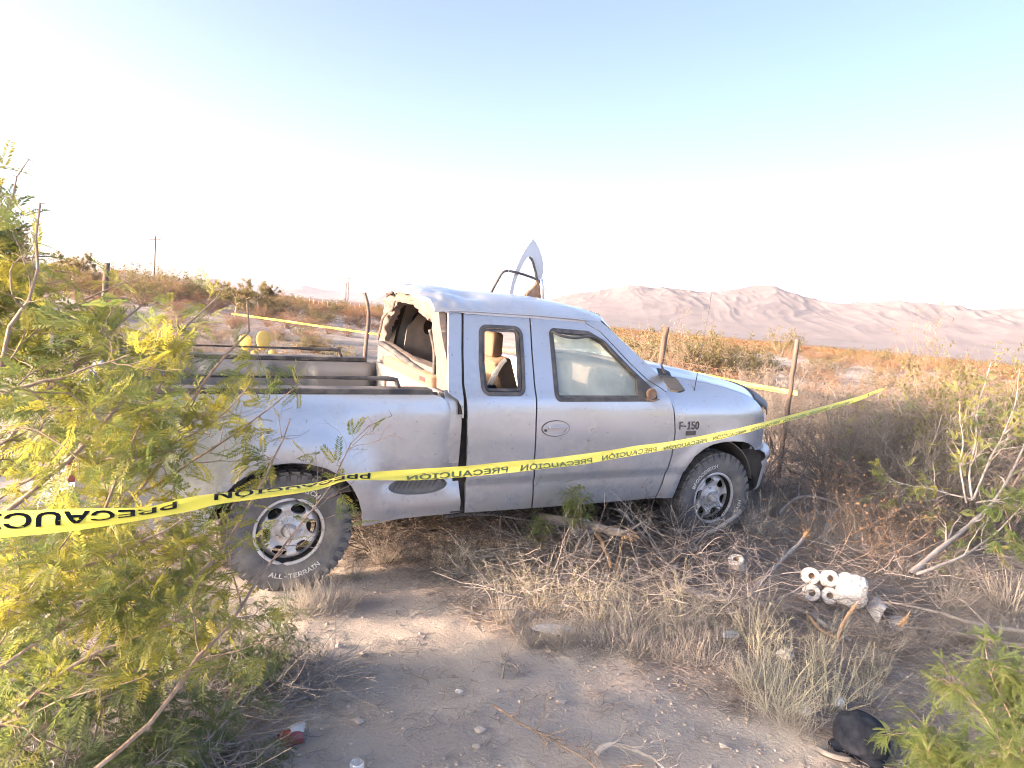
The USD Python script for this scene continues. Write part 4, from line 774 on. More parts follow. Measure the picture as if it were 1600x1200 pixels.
# ---------------------------------------------------------------- generic shrubs
def shrub_parts(seed, h, spread, stems, subs, leafn, leafsize, upright=.9, rad=.012, layers=2, wob=.16):
    r = np.random.default_rng(seed); N = stems; a = r.uniform(0, 2 * np.pi, N); tilt = r.uniform(.1, 1, N) * spread
    d = np.stack([np.cos(a) * tilt, np.sin(a) * tilt, np.full(N, upright)], -1); d = unit(d); L = h * r.uniform(.6, 1.08, N)
    P = [np.stack([r.normal(0, .05 * h, N), r.normal(0, .05 * h, N), np.full(N, -.04)], -1)]
    for _ in range(7): d = unit(d + r.normal(0, wob, d.shape)); P.append(P[-1] + d * (L / 7)[:, None])
    P = np.stack(P, 1); R = rad * r.uniform(.6, 1, N)[:, None] * np.linspace(1, .3, 8)[None]
    s1 = sprout(P, R, subs, .25, 1, (.35, 1.0), (.25 * h, .5 * h), 6, .2, (0, 0, .06), .55, r)
    tw = [(P, R, 5), (*s1, 4)]; ends = s1[0]
    if layers > 1:
        s2 = sprout(*s1, max(2, subs // 2), .2, 1, (.4, 1.1), (.10 * h, .24 * h), 4, .25, (0, 0, .04), .6, r); tw.append((*s2, 3)); ends = s2[0]
    wood = cat_([fibers(p, np.maximum(q_, .0011), n) for p, q_, n in tw])
    lf = None
    if leafn:
        k = r.integers(0, len(ends), leafn); t = r.uniform(.2, 1, leafn) * (ends.shape[1] - 1); i = np.minimum(t.astype(int), ends.shape[1] - 2); f = (t - i)[:, None]
        pos = ends[k, i] * (1 - f) + ends[k, i + 1] * f + r.normal(0, .012 * h, (leafn, 3))
        lv = np.array([(0, 0, 0), (.5, .28, .05), (1, 0, 0), (.5, -.28, .05)], float); lf = stamp(lv, [(0, 1, 2), (0, 2, 3)], pos, unit(r.normal(size=(leafn, 3))), unit(r.normal(size=(leafn, 3))), leafsize * r.uniform(.6, 1.4, leafn))
    return wood, lf
CLS = {}
def kind_of(name, wood, leaf, mw, ml):
    """a reusable kind: a class prim with its parts"""
    c = stage.CreateClassPrim('/World/kind_' + name); p = str(c.GetPath())
    if wood is not None: tag(usdkit.mesh(stage, p + '/stem', wood, mw, True).GetPrim(), kind='stuff')
    if leaf is not None: tag(usdkit.mesh(stage, p + '/foliage', leaf, ml).GetPrim(), kind='stuff')
    CLS[name] = p
def put(name, kind, label, cat, group, x, y, rz=0, sc=1.0, dz=0.0): return copy(CLS[kind], name, label, cat, group, (x, y, float(hgt(x, y, False)) + dz), rz, sc)

for i in range(3): kind_of(f'green{i}', *shrub_parts(100 + i, 1.0, 1.1, 18, 7, 4200, .030), M['twig'], M['leaf_far'])
for i in range(3): kind_of(f'tan{i}', *shrub_parts(120 + i, 1.0, 1.2, 26, 8, 2600, .026), M['twig'], M['leaf_dry'])
for i in range(3): kind_of(f'grey{i}', *shrub_parts(140 + i, 1.0, 1.15, 16, 9, 500, .022, rad=.010), M['darktwig'], M['leaf_grey'])
for i in range(2): kind_of(f'tip{i}', *shrub_parts(170 + i, 1.0, .7, 12, 8, 2600, .030), M['twig'], M['leaf_tip'])
for i in range(2): kind_of(f'bare{i}', *shrub_parts(160 + i, 1.0, .8, 7, 7, 90, .03, rad=.0065), M['twig'], M['leaf_dry'])
# little umbrella-shaped trees
def tree_parts(seed, h):
    r = np.random.default_rng(seed); T = smoothline([(0, 0, -.1), (.03, .02, h * .2), (-.03, .04, h * .38), (.02, 0, h * .5)], 8)
    n = 9; a = np.arange(n) * 2.4 + r.uniform(0, .5, n); L = h * r.uniform(.38, .52, n); P = [np.repeat(T[-2:-1], n, 0) + r.normal(0, .03 * h, (n, 3)) * [.3, .3, 1]]
    d = unit(np.stack([np.cos(a), np.sin(a), r.uniform(.55, 1.4, n)], -1))
    for _ in range(6): d = unit(d + r.normal(0, .12, d.shape) + [0, 0, -.05]); P.append(P[-1] + d * (L / 6)[:, None])
    P = np.stack(P, 1); R = np.repeat((h * .014 * np.linspace(1, .35, 7))[None], n, 0)
    s1 = sprout(P, R, 7, .3, 1, (.4, 1.0), (.14 * h, .3 * h), 5, .2, (0, 0, .06), .5, r); s2 = sprout(*s1, 4, .2, 1, (.4, 1.1), (.06 * h, .13 * h), 4, .25, (0, 0, .03), .5, r)
    k = r.integers(0, len(s2[0]), 5200); t = r.uniform(.1, 1, 5200)[:, None]; e_ = s2[0][k]; pos = e_[:, 0] * (1 - t) + e_[:, -1] * t + r.normal(0, .012 * h, (5200, 3))
    lf = stamp(np.array([(0, 0, 0), (.5, .3, .05), (1, 0, 0), (.5, -.3, .05)], float), [(0, 1, 2), (0, 2, 3)], pos, unit(r.normal(size=pos.shape)), unit(r.normal(size=pos.shape)), .024 * h * r.uniform(.6, 1.4, len(pos)))
    trunk = cat_([fibers(T[None], np.linspace(.035, .022, 8)[None] * h, 8), fibers(P, R, 6)]); return trunk, cat_([fibers(s1[0], s1[1], 4), fibers(s2[0], np.maximum(s2[1], .003), 3)]), lf
for i in range(2):
    tr_, tw_, lf_ = tree_parts(180 + i, 1.0); kind_of(f'tree{i}', tw_, None, M['twig'], None)
    p = f'/World/kind_tree{i}'; usdkit.mesh(stage, p + '/trunk', tr_, M['bark'], True); tag(usdkit.mesh(stage, p + '/crown', lf_, M['leaf_far']).GetPrim(), kind='stuff')

def world_at(px, dist):
    """ground point at a horizontal distance in the direction of a picture column near the horizon"""
    r_ = ray(px, 480 + .09 * (px - 600)); h_ = r_[:2] / np.linalg.norm(r_[:2]); return h_ * dist
rb = np.random.default_rng(55)

def near_far(d, a, b): return a if d < b else 'farther'
def left_zone(px_): return 'left of the thick post' if px_ < 167 else 'between the thick post and the utility pole' if px_ < 242 else 'between the utility pole and the bare-trunk tree' if px_ < 368 else 'right of the bare-trunk tree'
def right_zone(px_): return 'left of the truck antenna' if px_ < 1103 else 'between antenna and straight post' if px_ < 1246 else 'right of the straight post' if px_ < 1400 else 'near the right edge'
# --- skyline trees and bushes on the left
for px, dist, h, k, lab in ((368, 36, 2.35, 'tree0', 'small round-crowned tree on a bare trunk, standing alone on the left skyline'), (402, 46, 2.6, 'tree1', 'brownish round tree just right of the lone trunked tree'), (118, 50, 3.0, 'tree1', 'dark green tree on the skyline left of the thick fence post')):
    x, y = world_at(px, dist); put('small_tree', k, lab, 'tree', None, x, y, rb.uniform(0, 360), h)
for k in range(58):
    px = rb.uniform(-60, 620); dist = rb.uniform(42, 85); x, y = world_at(px, dist); h = rb.uniform(1.1, 1.9) * (1.25 if px < 330 else .9)
    put('skyline_bush', f'green{rb.integers(3)}' if rb.random() < .7 else f'tan{rb.integers(3)}', ('near' if dist < 62 else 'far') + ' olive skyline bush ' + left_zone(px), 'bush', 'bushes of the scrub line on the left horizon', x, y, rb.uniform(0, 360), (h * 1.4, h * 1.4, h))
for k in range(46):
    px = rb.uniform(40, 640); dist = rb.uniform(30, 60); x, y = world_at(px, dist); h = rb.uniform(.5, .95)
    put('dry_shrub', f'tan{rb.integers(3)}', ('near' if dist < 45 else 'far') + ' dry pinkish shrub past the sandy track, ' + left_zone(px), 'shrub', 'dry shrubs beyond the sandy track', x, y, rb.uniform(0, 360), (h * 1.6, h * 1.6, h))
for k in range(34):
    px = rb.uniform(60, 640); dist = rb.uniform(16, 30); x, y = world_at(px, dist); h = rb.uniform(.3, .65)
    put('dry_shrub', f'tan{rb.integers(3)}' if rb.random() < .7 else f'green{rb.integers(3)}', ('near' if dist < 22 else 'far') + ' small scrub bush on the sandy track, ' + left_zone(px), 'shrub', 'small bushes on the sandy track', x, y, rb.uniform(0, 360), (h * 1.5, h * 1.5, h))
for k in range(26):
    px = rb.uniform(150, 470); dist = rb.uniform(9.5, 15); x, y = world_at(px, dist); h = rb.uniform(.7, 1.35)
    put('brush_thicket', f'grey{rb.integers(3)}', ('near' if dist < 12 else 'rear') + ' dark bare brush along the left fence, ' + left_zone(px), 'brush', 'dark brush along the left fence', x, y, rb.uniform(0, 360), h)
for px, dist, h, k in ((455, 11.5, 1.0, 'tan0'), (470, 12.2, .9, 'tan1'), (438, 12.4, 1.0, 'tan2')):
    x, y = world_at(px, dist); put('dry_shrub', k, 'rosy dry shrub just behind the bed rail, right of the prickly pear', 'shrub', 'rosy dry shrubs behind the bed rail', x, y, rb.uniform(0, 360), h)
# --- the sunlit flat on the right
for k in range(150):
    px = rb.uniform(930, 1720); dist = 13 + 75 * rb.random() ** 1.3; x, y = world_at(px, dist); h = rb.uniform(.45, 1.0)
    put('orange_shrub', f'tan{rb.integers(3)}', ('near' if dist < 26 else 'far') + ' dry orange shrub on the sunlit flat, ' + right_zone(px), 'shrub', 'orange shrubs on the sunlit flat', x, y, rb.uniform(0, 360), (h * 1.5, h * 1.5, h))
for px, dist, h in ((1015, 24, 1.7), (1000, 30, 1.7), (1062, 27, 1.75), (1090, 25, 1.8), (1115, 24, 1.85), (1140, 24, 1.75), (1165, 26, 1.6), (1225, 60, 2.3), (1050, 40, 1.7), (1130, 45, 1.6), (1190, 34, 1.4), (1300, 38, 1.3), (1380, 30, 1.2), (1460, 26, 1.2), (1540, 24, 1.2), (1590, 30, 1.4), (1500, 45, 1.5), (980, 22, 1.6), (1340, 60, 1.5), (1430, 55, 1.5)):
    x, y = world_at(px, dist); put('green_bush', f'green{rb.integers(3)}', 'yellow-green sunlit bush beyond the hood, ' + right_zone(px), 'bush', 'yellow-green bushes beyond the hood', x, y, rb.uniform(0, 360), (h * 1.1, h * 1.1, h))
for k in range(14):
    px = rb.uniform(1180, 1640); dist = rb.uniform(60, 130); x, y = world_at(px, dist); h = rb.uniform(.8, 1.5)
    put('green_bush', f'green{rb.integers(3)}', 'small far olive bush under the mountains, ' + right_zone(px), 'bush', 'far bushes on the right-hand flat', x, y, rb.uniform(0, 360), (h * 1.5, h * 1.5, h))
for px, dist, h in ((1010, 17, 2.3), (1050, 18, 2.35), (1068, 19, 2.2), (1440, 12, 2.0), (1475, 11.5, 2.1), (1500, 12, 2.2), (1405, 12, 1.9), (1385, 13, 1.9)):
    x, y = world_at(px, dist); put('bare_shrub', f'bare{rb.integers(2)}', 'tall thin leafless shrub against the mountains, ' + right_zone(px), 'shrub', 'leafless shrubs against the mountains', x, y, rb.uniform(0, 360), (h * .5, h * .5, h * .95))
# --- grey brush right of the pickup's nose
for k in range(58):
    px = rb.uniform(1215, 1720); dist = rb.uniform(7.4, 12.5); x, y = world_at(px, dist); h = rb.uniform(.85, 1.42)
    put('brush_thicket', f'grey{rb.integers(3)}', ('front' if dist < 9.6 else 'rear') + ' grey tangled brush beside the pickup nose, ' + right_zone(px), 'brush', 'grey brush right of the pickup', x, y, rb.uniform(0, 360), h)
for px, dist, h in ((1545, 8.9, 1.5), (1600, 8.6, 1.55), (1490, 10.2, 1.5)):
    x, y = world_at(px, dist); put('green_bush', f'tip{rb.integers(2)}', 'yellow-green leafy bush rising from the grey brush at the right edge', 'bush', 'leafy bushes at the right edge', x, y, rb.uniform(0, 360), (h * .8, h * .8, h))
for k in range(12):
    px = rb.uniform(1250, 1640); dist = rb.uniform(6.0, 9.0); x, y = world_at(px, dist); h = rb.uniform(.5, .95)
    put('bare_shrub', f'bare{rb.integers(2)}', ('front' if dist < 7.5 else 'rear') + ' low leafless shrub right of the front wheel, ' + right_zone(px), 'shrub', 'leafless shrubs right of the front wheel', x, y, rb.uniform(0, 360), h)
# unseen low bushes added out of frame on the left to block low sun
for k in range(16):
    x = rb.uniform(-17, -8.5); y = 3.0 + x * .29 + rb.uniform(-2.6, 2.8); h = rb.uniform(.55, .85)
    put('skyline_bush', f'green{rb.integers(3)}', 'low olive bush added out of frame on the left to block low sun', 'bush', 'added bushes out of frame that block low sun', x, y, rb.uniform(0, 360), (h * 1.5, h * 1.5, h))
# far scrub that reads as one mass
rs = np.random.default_rng(9); n = 5200
px = rs.uniform(-250, 1850, n); dist = 60 * np.exp(rs.random(n) ** .8 * 2.4)
r_ = np.stack([ray(a, 480 + .09 * (a - 600)) for a in px]); h_ = r_[:, :2] / np.linalg.norm(r_[:, :2], axis=1, keepdims=True); xy = h_ * dist[:, None]
pi = UsdGeom.PointInstancer.Define(stage, '/World/far_scrub'); tag(pi.GetPrim(), 'far dry scrub covering the plain to the foot of the mountains', None, None, 'stuff')
for i, (k, m) in enumerate((('a', 'leaf_dry'), ('b', 'leaf_far'), ('c', 'leaf_dry'))):
    w_f, l_f = shrub_parts(200 + i, 1.0, 1.3, 8, 5, 420, .11, layers=1); usdkit.mesh(stage, f'/World/far_scrub/clump_{k}', l_f, M[m])
pi.CreatePrototypesRel().SetTargets([Sdf.Path(f'/World/far_scrub/clump_{k}') for k in 'abc'])
pi.CreateProtoIndicesAttr(Vt.IntArray.FromNumpy(rs.choice(3, n, p=[.5, .2, .3]).astype(np.int32)))
pi.CreatePositionsAttr(Vt.Vec3fArray.FromNumpy(np.stack([xy[:, 0], xy[:, 1], hgt(xy[:, 0], xy[:, 1], False) - .02], -1).astype(np.float32)))
s_ = rs.uniform(.45, 1.1, n) * np.interp(dist, [60, 600], [.8, 1.6]); pi.CreateScalesAttr(Vt.Vec3fArray.FromNumpy(np.stack([s_ * 1.5, s_ * 1.5, s_], -1).astype(np.float32)))
a_ = rs.uniform(0, np.pi, n); pi.CreateOrientationsAttr(Vt.QuathArray([Gf.Quath(float(math.cos(q)), 0, 0, float(math.sin(q))) for q in a_]))

# ---------------------------------------------------------------- barrier tape, fence, poles
def ribbon(st, n, wid=.075, across=6, sag=.0, rng=None):
    st = np.array(st, float); x = np.linspace(st[0, 0], st[-1, 0], n); f = PchipInterpolator(st[:, 0], st[:, 1:]); v = f(x)
    top, bot = [], []
    for px_, (yt, yb, d) in zip(x, v):
        app = (yb - yt) * d / FPX; dd = math.sqrt(max(0, wid ** 2 - app ** 2)) / 2
        top.append(at(px_, yt, d + dd)); bot.append(at(px_, yb, d - dd))
    return np.array(top), np.array(bot)
def lerp_ribbon(top, bot):
    mid = (top + bot) / 2; s = np.r_[0, np.cumsum(np.linalg.norm(np.diff(mid, axis=0), axis=1))]
    T = unit(np.gradient(mid, axis=0)); N = unit(np.cross(T, bot - top))
    def fn(ss, w, off):                                            # w: 0 top edge .. 1 bottom edge
        g_ = lambda a: np.stack([np.interp(ss, s, a[:, k]) for k in range(3)], -1)
        p = g_(top) * (1 - w)[:, None] + g_(bot) * w[:, None]
        cur = .006 * np.sin(w * np.pi) * np.sin(ss * 5.3) + .0022 * np.sin(w * 9 + ss * 11)
        return p + g_(N) * (cur + off)[:, None]
    return fn, s[-1]
def tape(th_, st, n, words, wl, flipped=True, wid=.075, shows_through=None):
    top, bot = ribbon(st, n, wid); fn, Ls = lerp_ribbon(top, bot)
    S, W_ = np.meshgrid(np.linspace(0, Ls, n), np.linspace(0, 1, 7), indexing='ij'); p = fn(S.ravel(), W_.ravel(), 0 * S.ravel()).reshape(n, 7, 3)
    part(th_, 'ribbon', sheet(p[..., 0], p[..., 1], p[..., 2]), M['tape'], True)
    m = meshkit.text_mesh('PRECAUCIÓN', .05, .0003, True); m.apply_translation(-m.bounds[0]); m.apply_scale((wl / m.extents[0], 1, 1)); h = m.extents[1]
    m = trimesh.Trimesh(*trimesh.remesh.subdivide_to_size(m.vertices, m.faces, .02), process=False)
    for s0 in words:
        if s0 < 0 or s0 + wl > Ls: continue
        ss = s0 + (wl - m.vertices[:, 0] if flipped else m.vertices[:, 0]); wv = m.vertices[:, 1] / h; back = shows_through is not None and s0 > shows_through                      # the tape has turned over: its print shows through, mirrored
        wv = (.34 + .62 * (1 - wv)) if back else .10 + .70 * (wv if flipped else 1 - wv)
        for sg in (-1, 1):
            part(th_, 'lettering', tm(fn(ss, wv, np.full(len(ss), sg * .0012)), m.faces), M['ink_pale'] if shows_through is not None and s0 > shows_through else M['ink'])
    return fn, Ls
dep = lambda px_: 1 / (.571 - .00033 * px_)
ftp = [(-160, 806, 850), (-60, 801, 845), (0, 798, 841), (100, 796, 831), (160, 795, 822), (220, 794, 812), (270, 782, 804), (300, 775, 799), (330, 771, 791), (400, 766, 780), (450, 761, 772), (500, 753, 764), (545, 740, 751), (580, 737, 751), (640, 734, 750), (722, 728, 746), (800, 721, 738), (900, 711, 727), (1000, 696, 710), (1060, 688, 700), (1100, 680, 692), (1163, 667, 677), (1240, 647, 656), (1300, 631, 639), (1345, 618, 625), (1386, 603.5, 606)]
ft = thing('caution_tape', 'yellow caution tape with upside-down black lettering stretched across in front of the pickup', 'barrier tape')
s_of = lambda px_: 1.32 * dep(px_)
ss0 = s_of(-160)
tape(ft, [(a, b, c, dep(a)) for a, b, c in ftp], 220, [s_of(0) - .20 - ss0 + .03 + (0 if True else 0)] + [s_of(332) - ss0 + .70 * k for k in (0,)] + [s_of(633) - ss0 + .70 * k for k in range(0, 9)], .605, shows_through=s_of(620) - ss0)
bt = thing('caution_tape', 'second yellow caution tape strung along the fence posts behind the pickup', 'barrier tape')
btp = [(362, 489, 491.5, 14), (450, 501, 504, 13.4), (573, 518.5, 521.5, 12.5), (800, 546, 551, 11), (1000, 569, 576, 9.9), (1085, 581, 587.5, 9.4), (1160, 596, 603.5, 8.95), (1200, 603, 610.5, 8.75), (1246, 611, 618, 8.5)]
tape(bt, btp, 160, [.4 + .85 * k for k in range(16)], .70, False, .05, shows_through=-1)
def post_mesh(pts, r0, r1, seed):
    r = np.random.default_rng(seed); P = smoothline(pts, 14); P[1:-1] += r.normal(0, .004, (12, 3)); m = fibers(P[None], np.linspace(r0, r1, 14)[None] * r.uniform(.92, 1.08, 14), 9)
    v = m.vertices; return tm(v + .012 * (meshkit.fbm(v / [.05, .05, .3], 2, seed) - .5)[:, None], m.faces)
def gpt(px_, d, zoff=-.3):
    p = at(px_, 480 + .09 * (px_ - 600), d); p[2] = float(hgt(p[0], p[1], False)) + zoff; return p
tops = {}
for nm, top, bpx, d, r0_, r1_, mids, lab in (
    ('a', (167.5, 411), 160, 15.0, .062, .058, [], 'thick dark weathered fence post rising behind the big mesquite bush'),
    ('b', (569, 458), 574, 12.5, .045, .03, [(576, 494), (572, 535)], 'thin crooked fence post leaning behind the pickup bed'),
    ('c', (1042, 511), 1026, 10.5, .045, .04, [], 'leaning brown fence post beyond the pickup hood'),
    ('d', (1246, 530), 1242, 8.5, .031, .027, [], 'straight reddish fence post right of the pickup hood, tape tied to it')):
    t_ = at(*top, d); b_ = gpt(bpx, d); pts = [b_] + [at(a, b, d) for a, b in mids[::-1]] + [t_]; tops[nm] = (b_, t_)
    solo('fence_post', post_mesh(pts, r0_, r1_, ord(nm)), M['post'], lab, 'fence post', smooth=True)
for k, hgt_ in enumerate((.55, .95, 1.3)):
    pts = [gpt(-200, 17, hgt_)] + [b_ + (t_ - b_) * (hgt_ + .3) / np.linalg.norm(t_ - b_) for b_, t_ in tops.values()] + [gpt(1750, 7.0, hgt_)]
    P = []
    for a, b in zip(pts[:-1], pts[1:]):
        u = np.linspace(0, 1, 12)[:-1, None]; q_ = a * (1 - u) + b * u; q_[:, 2] -= .06 * np.sin(u[:, 0] * np.pi); P.append(q_)
    P = np.vstack(P + [pts[-1][None]]); w_ = thing('fence_wire', ('lowest', 'middle', 'topmost')[k] + ' of the three rusty barbed wires running along the fence posts', 'wire')
    part(w_, 'strand', fibers(P[None], np.full((1, len(P)), .0022), 4), M['wire'])
    u = np.linspace(0, len(P) - 1.01, 260); i = u.astype(int); q_ = P[i] + (P[i + 1] - P[i]) * (u - i)[:, None]; d_ = unit(np.random.default_rng(k).normal(size=q_.shape)) * .016
    part(w_, 'barb', fibers(np.stack([q_ - d_, q_ + d_], 1), .0013, 3), M['wire'], kind='stuff')
# far utility poles
def upole(label, top, d, arms, base_px, wpx, lat=False):
    t = at(*top, d); b = gpt(base_px, d, -.5); p = thing('utility_pole', label, 'utility pole'); ax = unit(t - b)
    part(p, 'pole', fibers(np.stack([b, (b + t) / 2, t])[None], np.array([[wpx, wpx * .85, wpx * .7]]) * d / FPX / 2, 8), M['pole'])
    for (dy, hw) in arms:
        c = at(top[0] - .05 * dy, top[1] + dy, d); part(p, 'crossarm', fibers(np.stack([c - cr * hw, c + cr * hw])[None] - cf * .2, np.full((1, 2), .07), 6), M['pole'])
        for k in (-.95, 0, .95): part(p, 'insulator', fibers(np.stack([c + cr * hw * k, c + cr * hw * k + [0, 0, .35]])[None] - cf * .2, np.full((1, 2), .06), 6), M['pole'])
    return p
upole('tall dark utility pole with one crossarm on the left horizon', (243.5, 367), 100, [(8, .75)], 240, 2.6)
upole('pale far utility pole with two crossarms, left of the crooked post', (545.5, 433), 210, [(2, 1.45), (11, 1.0)], 543, 1.6)
upole('short dark pole beside the pale two-armed utility pole', (541, 442), 150, [], 540, 1.9)
fp = None
for k, px_ in enumerate(np.linspace(462, 562, 15)):
    d = 112 - k * .6; b = gpt(px_, d, -.2); solo('far_fence_post', fibers(np.stack([b, b + [0, 0, 1.25 + .15 * math.sin(k * 2.3)]])[None], np.full((1, 2), .055), 6), M['stone'], 'small pale post of the far fence line beyond the sandy track', 'fence post', 'posts of the far fence')

# ---------------------------------------------------------------- prickly pear behind the bed
cac = thing('prickly_pear', 'sunlit yellow prickly pear cactus standing behind the pickup bed rails', 'cactus')
def pad(c, h, w, th_, lean, yaw):
    th_ = .035; m = trimesh.creation.icosphere(3, 1.0); v = m.vertices.copy(); v = np.stack([v[:, 0] * w / 2 * (1 + .25 * v[:, 2]), v[:, 1] * th_ / 2, v[:, 2] * h / 2 + h / 2], -1)
    v = v + .006 * (meshkit.fbm(v / .06 + c, 2, 4) - .5)[:, None]; a, b = lean, yaw
    v = np.stack([v[:, 0] * math.cos(a) + v[:, 2] * math.sin(a), v[:, 1], -v[:, 0] * math.sin(a) + v[:, 2] * math.cos(a)], -1); v = np.stack([v[:, 0] * math.cos(b) - v[:, 1] * math.sin(b), v[:, 0] * math.sin(b) + v[:, 1] * math.cos(b), v[:, 2]], -1)
    return tm(v + c, m.faces)
D = 9.4
for px_, py_, h_, w_, ln, yw in ((398, 640, .30, .19, 0, .3), (397, 614, .26, .17, .1, 0), (397, 590, .24, .16, -.1, .2), (398, 566, .17, .11, 0, .3), (384, 548, .22, .165, -.10, .1), (409, 548, .27, .185, .10, .5), (426, 592, .22, .13, .05, .2), (425, 558, .10, .10, .05, .4), (424, 573, .15, .12, 0, .1), (410, 606, .18, .14, .5, .2)):
    part(cac, 'pad', pad(at(px_, py_, D), h_, w_, .05, ln, yw), M['cactus'], True)
# ---------------------------------------------------------------- litter thrown out of the pickup
def frame_at(px_, py_, up=0.0):
    p = ground(px_, py_); p[2] += up; return p
def roll_mesh(r=.056, ri=.022, h=.105):
    pr = np.array([(ri, 0), (r - .006, 0), (r, .006), (r, h - .006), (r - .006, h), (ri, h)]); A, I = np.meshgrid(np.linspace(0, 2 * np.pi, 29), np.arange(6), indexing='ij')
    out = sheet(pr[I, 0] * np.cos(A), pr[I, 0] * np.sin(A), pr[I, 1]); A, I = np.meshgrid(np.linspace(0, 2 * np.pi, 29), np.arange(2), indexing='ij')
    core = sheet((ri - .001) * np.cos(A), (ri - .001) * np.sin(A), I * h, flip=True); core = cat_([core, sheet(ri * I * np.cos(A), ri * I * np.sin(A), 0 * A + .03)]); return out, core
RO, RC = roll_mesh()
def orient(m, c, axis, spin=0):
    z = unit(axis); x = unit(np.cross([0, 0, 1], z) if abs(z[2]) < .95 else [1, 0, 0]); y = np.cross(z, x); v = m.vertices; return tm(c + v[:, :1] * x + v[:, 1:2] * y + v[:, 2:3] * z, m.faces)
pk = thing('toilet_roll_pack', 'open pack of white toilet rolls lying on the ground right of the front wheel', 'toilet rolls')
c0 = frame_at(1281, 951, .035); ax = unit(np.array([.24, .90, -.36])); rt = unit(np.cross(ax, [0, 0, 1])); upv = np.cross(rt, ax)
for (a, b, c) in ((-.058, .056, 0), (.056, .058, .005), (-.064, .168, .02), (.050, .171, -.012), (.165, .075, .04), (.16, .175, .05)):
    o = c0 + rt * a + upv * b + ax * c; dr = ax + rt * .10 * math.sin(b * 90 + a * 40) + upv * .10 * math.sin(a * 60)
    r_ = part(pk, 'roll', orient(RO, o, dr), M['paper'], 40); part(r_, 'core', orient(RC, o, dr), M['card'], 40)
    if a > .05: continue
wr = trimesh.creation.icosphere(4, 1.0); v = wr.vertices; v = np.sign(v) * np.abs(v) ** .6; v = v / np.abs(v).max(); n_ = 1.04 - .34 * np.abs(2 * meshkit.fbm(v * 1.9, 4, 3) - 1) ** .7
wv = c0 + (v[:, :1] * .105 * rt + v[:, 1:2] * .112 * upv + v[:, 2:3] * .085 * ax) * n_[:, None] + upv * .118 + ax * .05 + rt * .19
part(pk, 'plastic_wrap', tm(wv, wr.faces), M['paper'], 35, label='white wrapper still round the right end of the pack')
sr = thing('toilet_roll', 'single dirty toilet roll tilted on twigs behind the roll pack, near the front wheel', 'toilet roll'); o = frame_at(1150, 900, .06); axs = unit(np.array([-.28, -.40, .87]))
part(sr, 'roll', orient(RO, o, axs), M['paperdirty'], 40); part(sr, 'core', orient(RC, o, axs), M['card'], 40)
u, w_ = np.meshgrid(np.linspace(0, 1, 8), np.linspace(0, 1, 5), indexing='ij'); fl = o + .10 * axs + np.array([.05, .0, -.0]) ; part(sr, 'loose_sheet', thick(sheet(fl[0] + .02 * u + .03 * w_, fl[1] + .03 * np.sin(u * 3) - .02 * w_, fl[2] - .10 * u + .01 * np.sin(w_ * 6)), (.001, 0, 0)), M['paper'], True)
def sheet_thing(name, label, cat, pxs, d_up, m=M['paper'], curl=.03, seed=0):
    c = [ground(*p) for p in pxs]; c = [p + np.array([0, 0, d_up[i]]) for i, p in enumerate(c)]; u, w_ = np.meshgrid(np.linspace(0, 1, 12), np.linspace(0, 1, 10), indexing='ij')
    P = ((1 - u) * (1 - w_))[..., None] * c[0] + (u * (1 - w_))[..., None] * c[1] + (u * w_)[..., None] * c[2] + ((1 - u) * w_)[..., None] * c[3]
    P[..., 2] += curl * np.sin(u * np.pi) * (.5 + .5 * w_) + .02 * (meshkit.fbm(np.stack([u * 3, w_ * 3, 0 * u], -1), 2, seed) - .5); return solo(name, thick(sheet(P[..., 0], P[..., 1], P[..., 2]), (0, .001, -.0015)), m, label, cat, smooth=True)
sheet_thing('paper_sheet', 'crumpled white paper caught under twigs right of the roll pack', 'paper', [(1352, 955), (1370, 943), (1388, 962), (1372, 978)], [.03, .06, .05, .02], curl=.05, seed=1)
sheet_thing('paper_sheet', 'flat white paper under the broken stick, right of the crumpled paper', 'paper', [(1386, 966), (1413, 970), (1418, 992), (1394, 990)], [.01, .03, .03, .01], curl=.02, seed=2)
def crumple(name, label, cat, px_, py_, size, m, seed, flat=.7, up=.0, amp=.9):
    s_ = trimesh.creation.icosphere(3, 1.0); v = s_.vertices; n_ = .55 + amp * (1 - np.abs(2 * meshkit.fbm(v * 1.7 + seed, 3, seed) - 1)) * .7
    v = v * n_[:, None] * np.array(size) / 2; p = frame_at(px_, py_, up + size[2] * .28); return solo(name, tm(p + v, s_.faces), m, label, cat, smooth=25)
crumple('tissue', 'crumpled white tissue caught on the broken branch under the front door', 'tissue', 905, 862, (.17, .09, .14), M['paper'], 5, up=.16)
crumple('plastic_bag', 'clear crumpled plastic lying in dry grass in front of the pickup, beside the bare dirt', 'plastic bag', 866, 988, (.24, .09, .05), M['clearplastic'], 8)
crumple('wrapper', 'grey crumpled wrapper on the litter below the single roll', 'wrapper', 1140, 998, (.10, .06, .05), M['clearplastic'], 9)
crumple('wrapper', 'whitish scrap in the dry stalks below the toilet roll pack', 'wrapper', 1226, 1028, (.09, .06, .06), M['paperdirty'], 12)
crumple('wrapper', 'pale pointed scrap on the dirt left of the black bundle', 'wrapper', 1253, 1118, (.07, .05, .06), M['paperdirty'], 14)
crumple('wrapper', 'small shiny scrap just above the black bundle', 'wrapper', 1310, 1106, (.05, .05, .06), M['clearplastic'], 15)
crumple('wrapper', 'tiny white scrap on the bare dirt in the middle', 'wrapper', 717, 1082, (.035, .02, .02), M['paper'], 16)
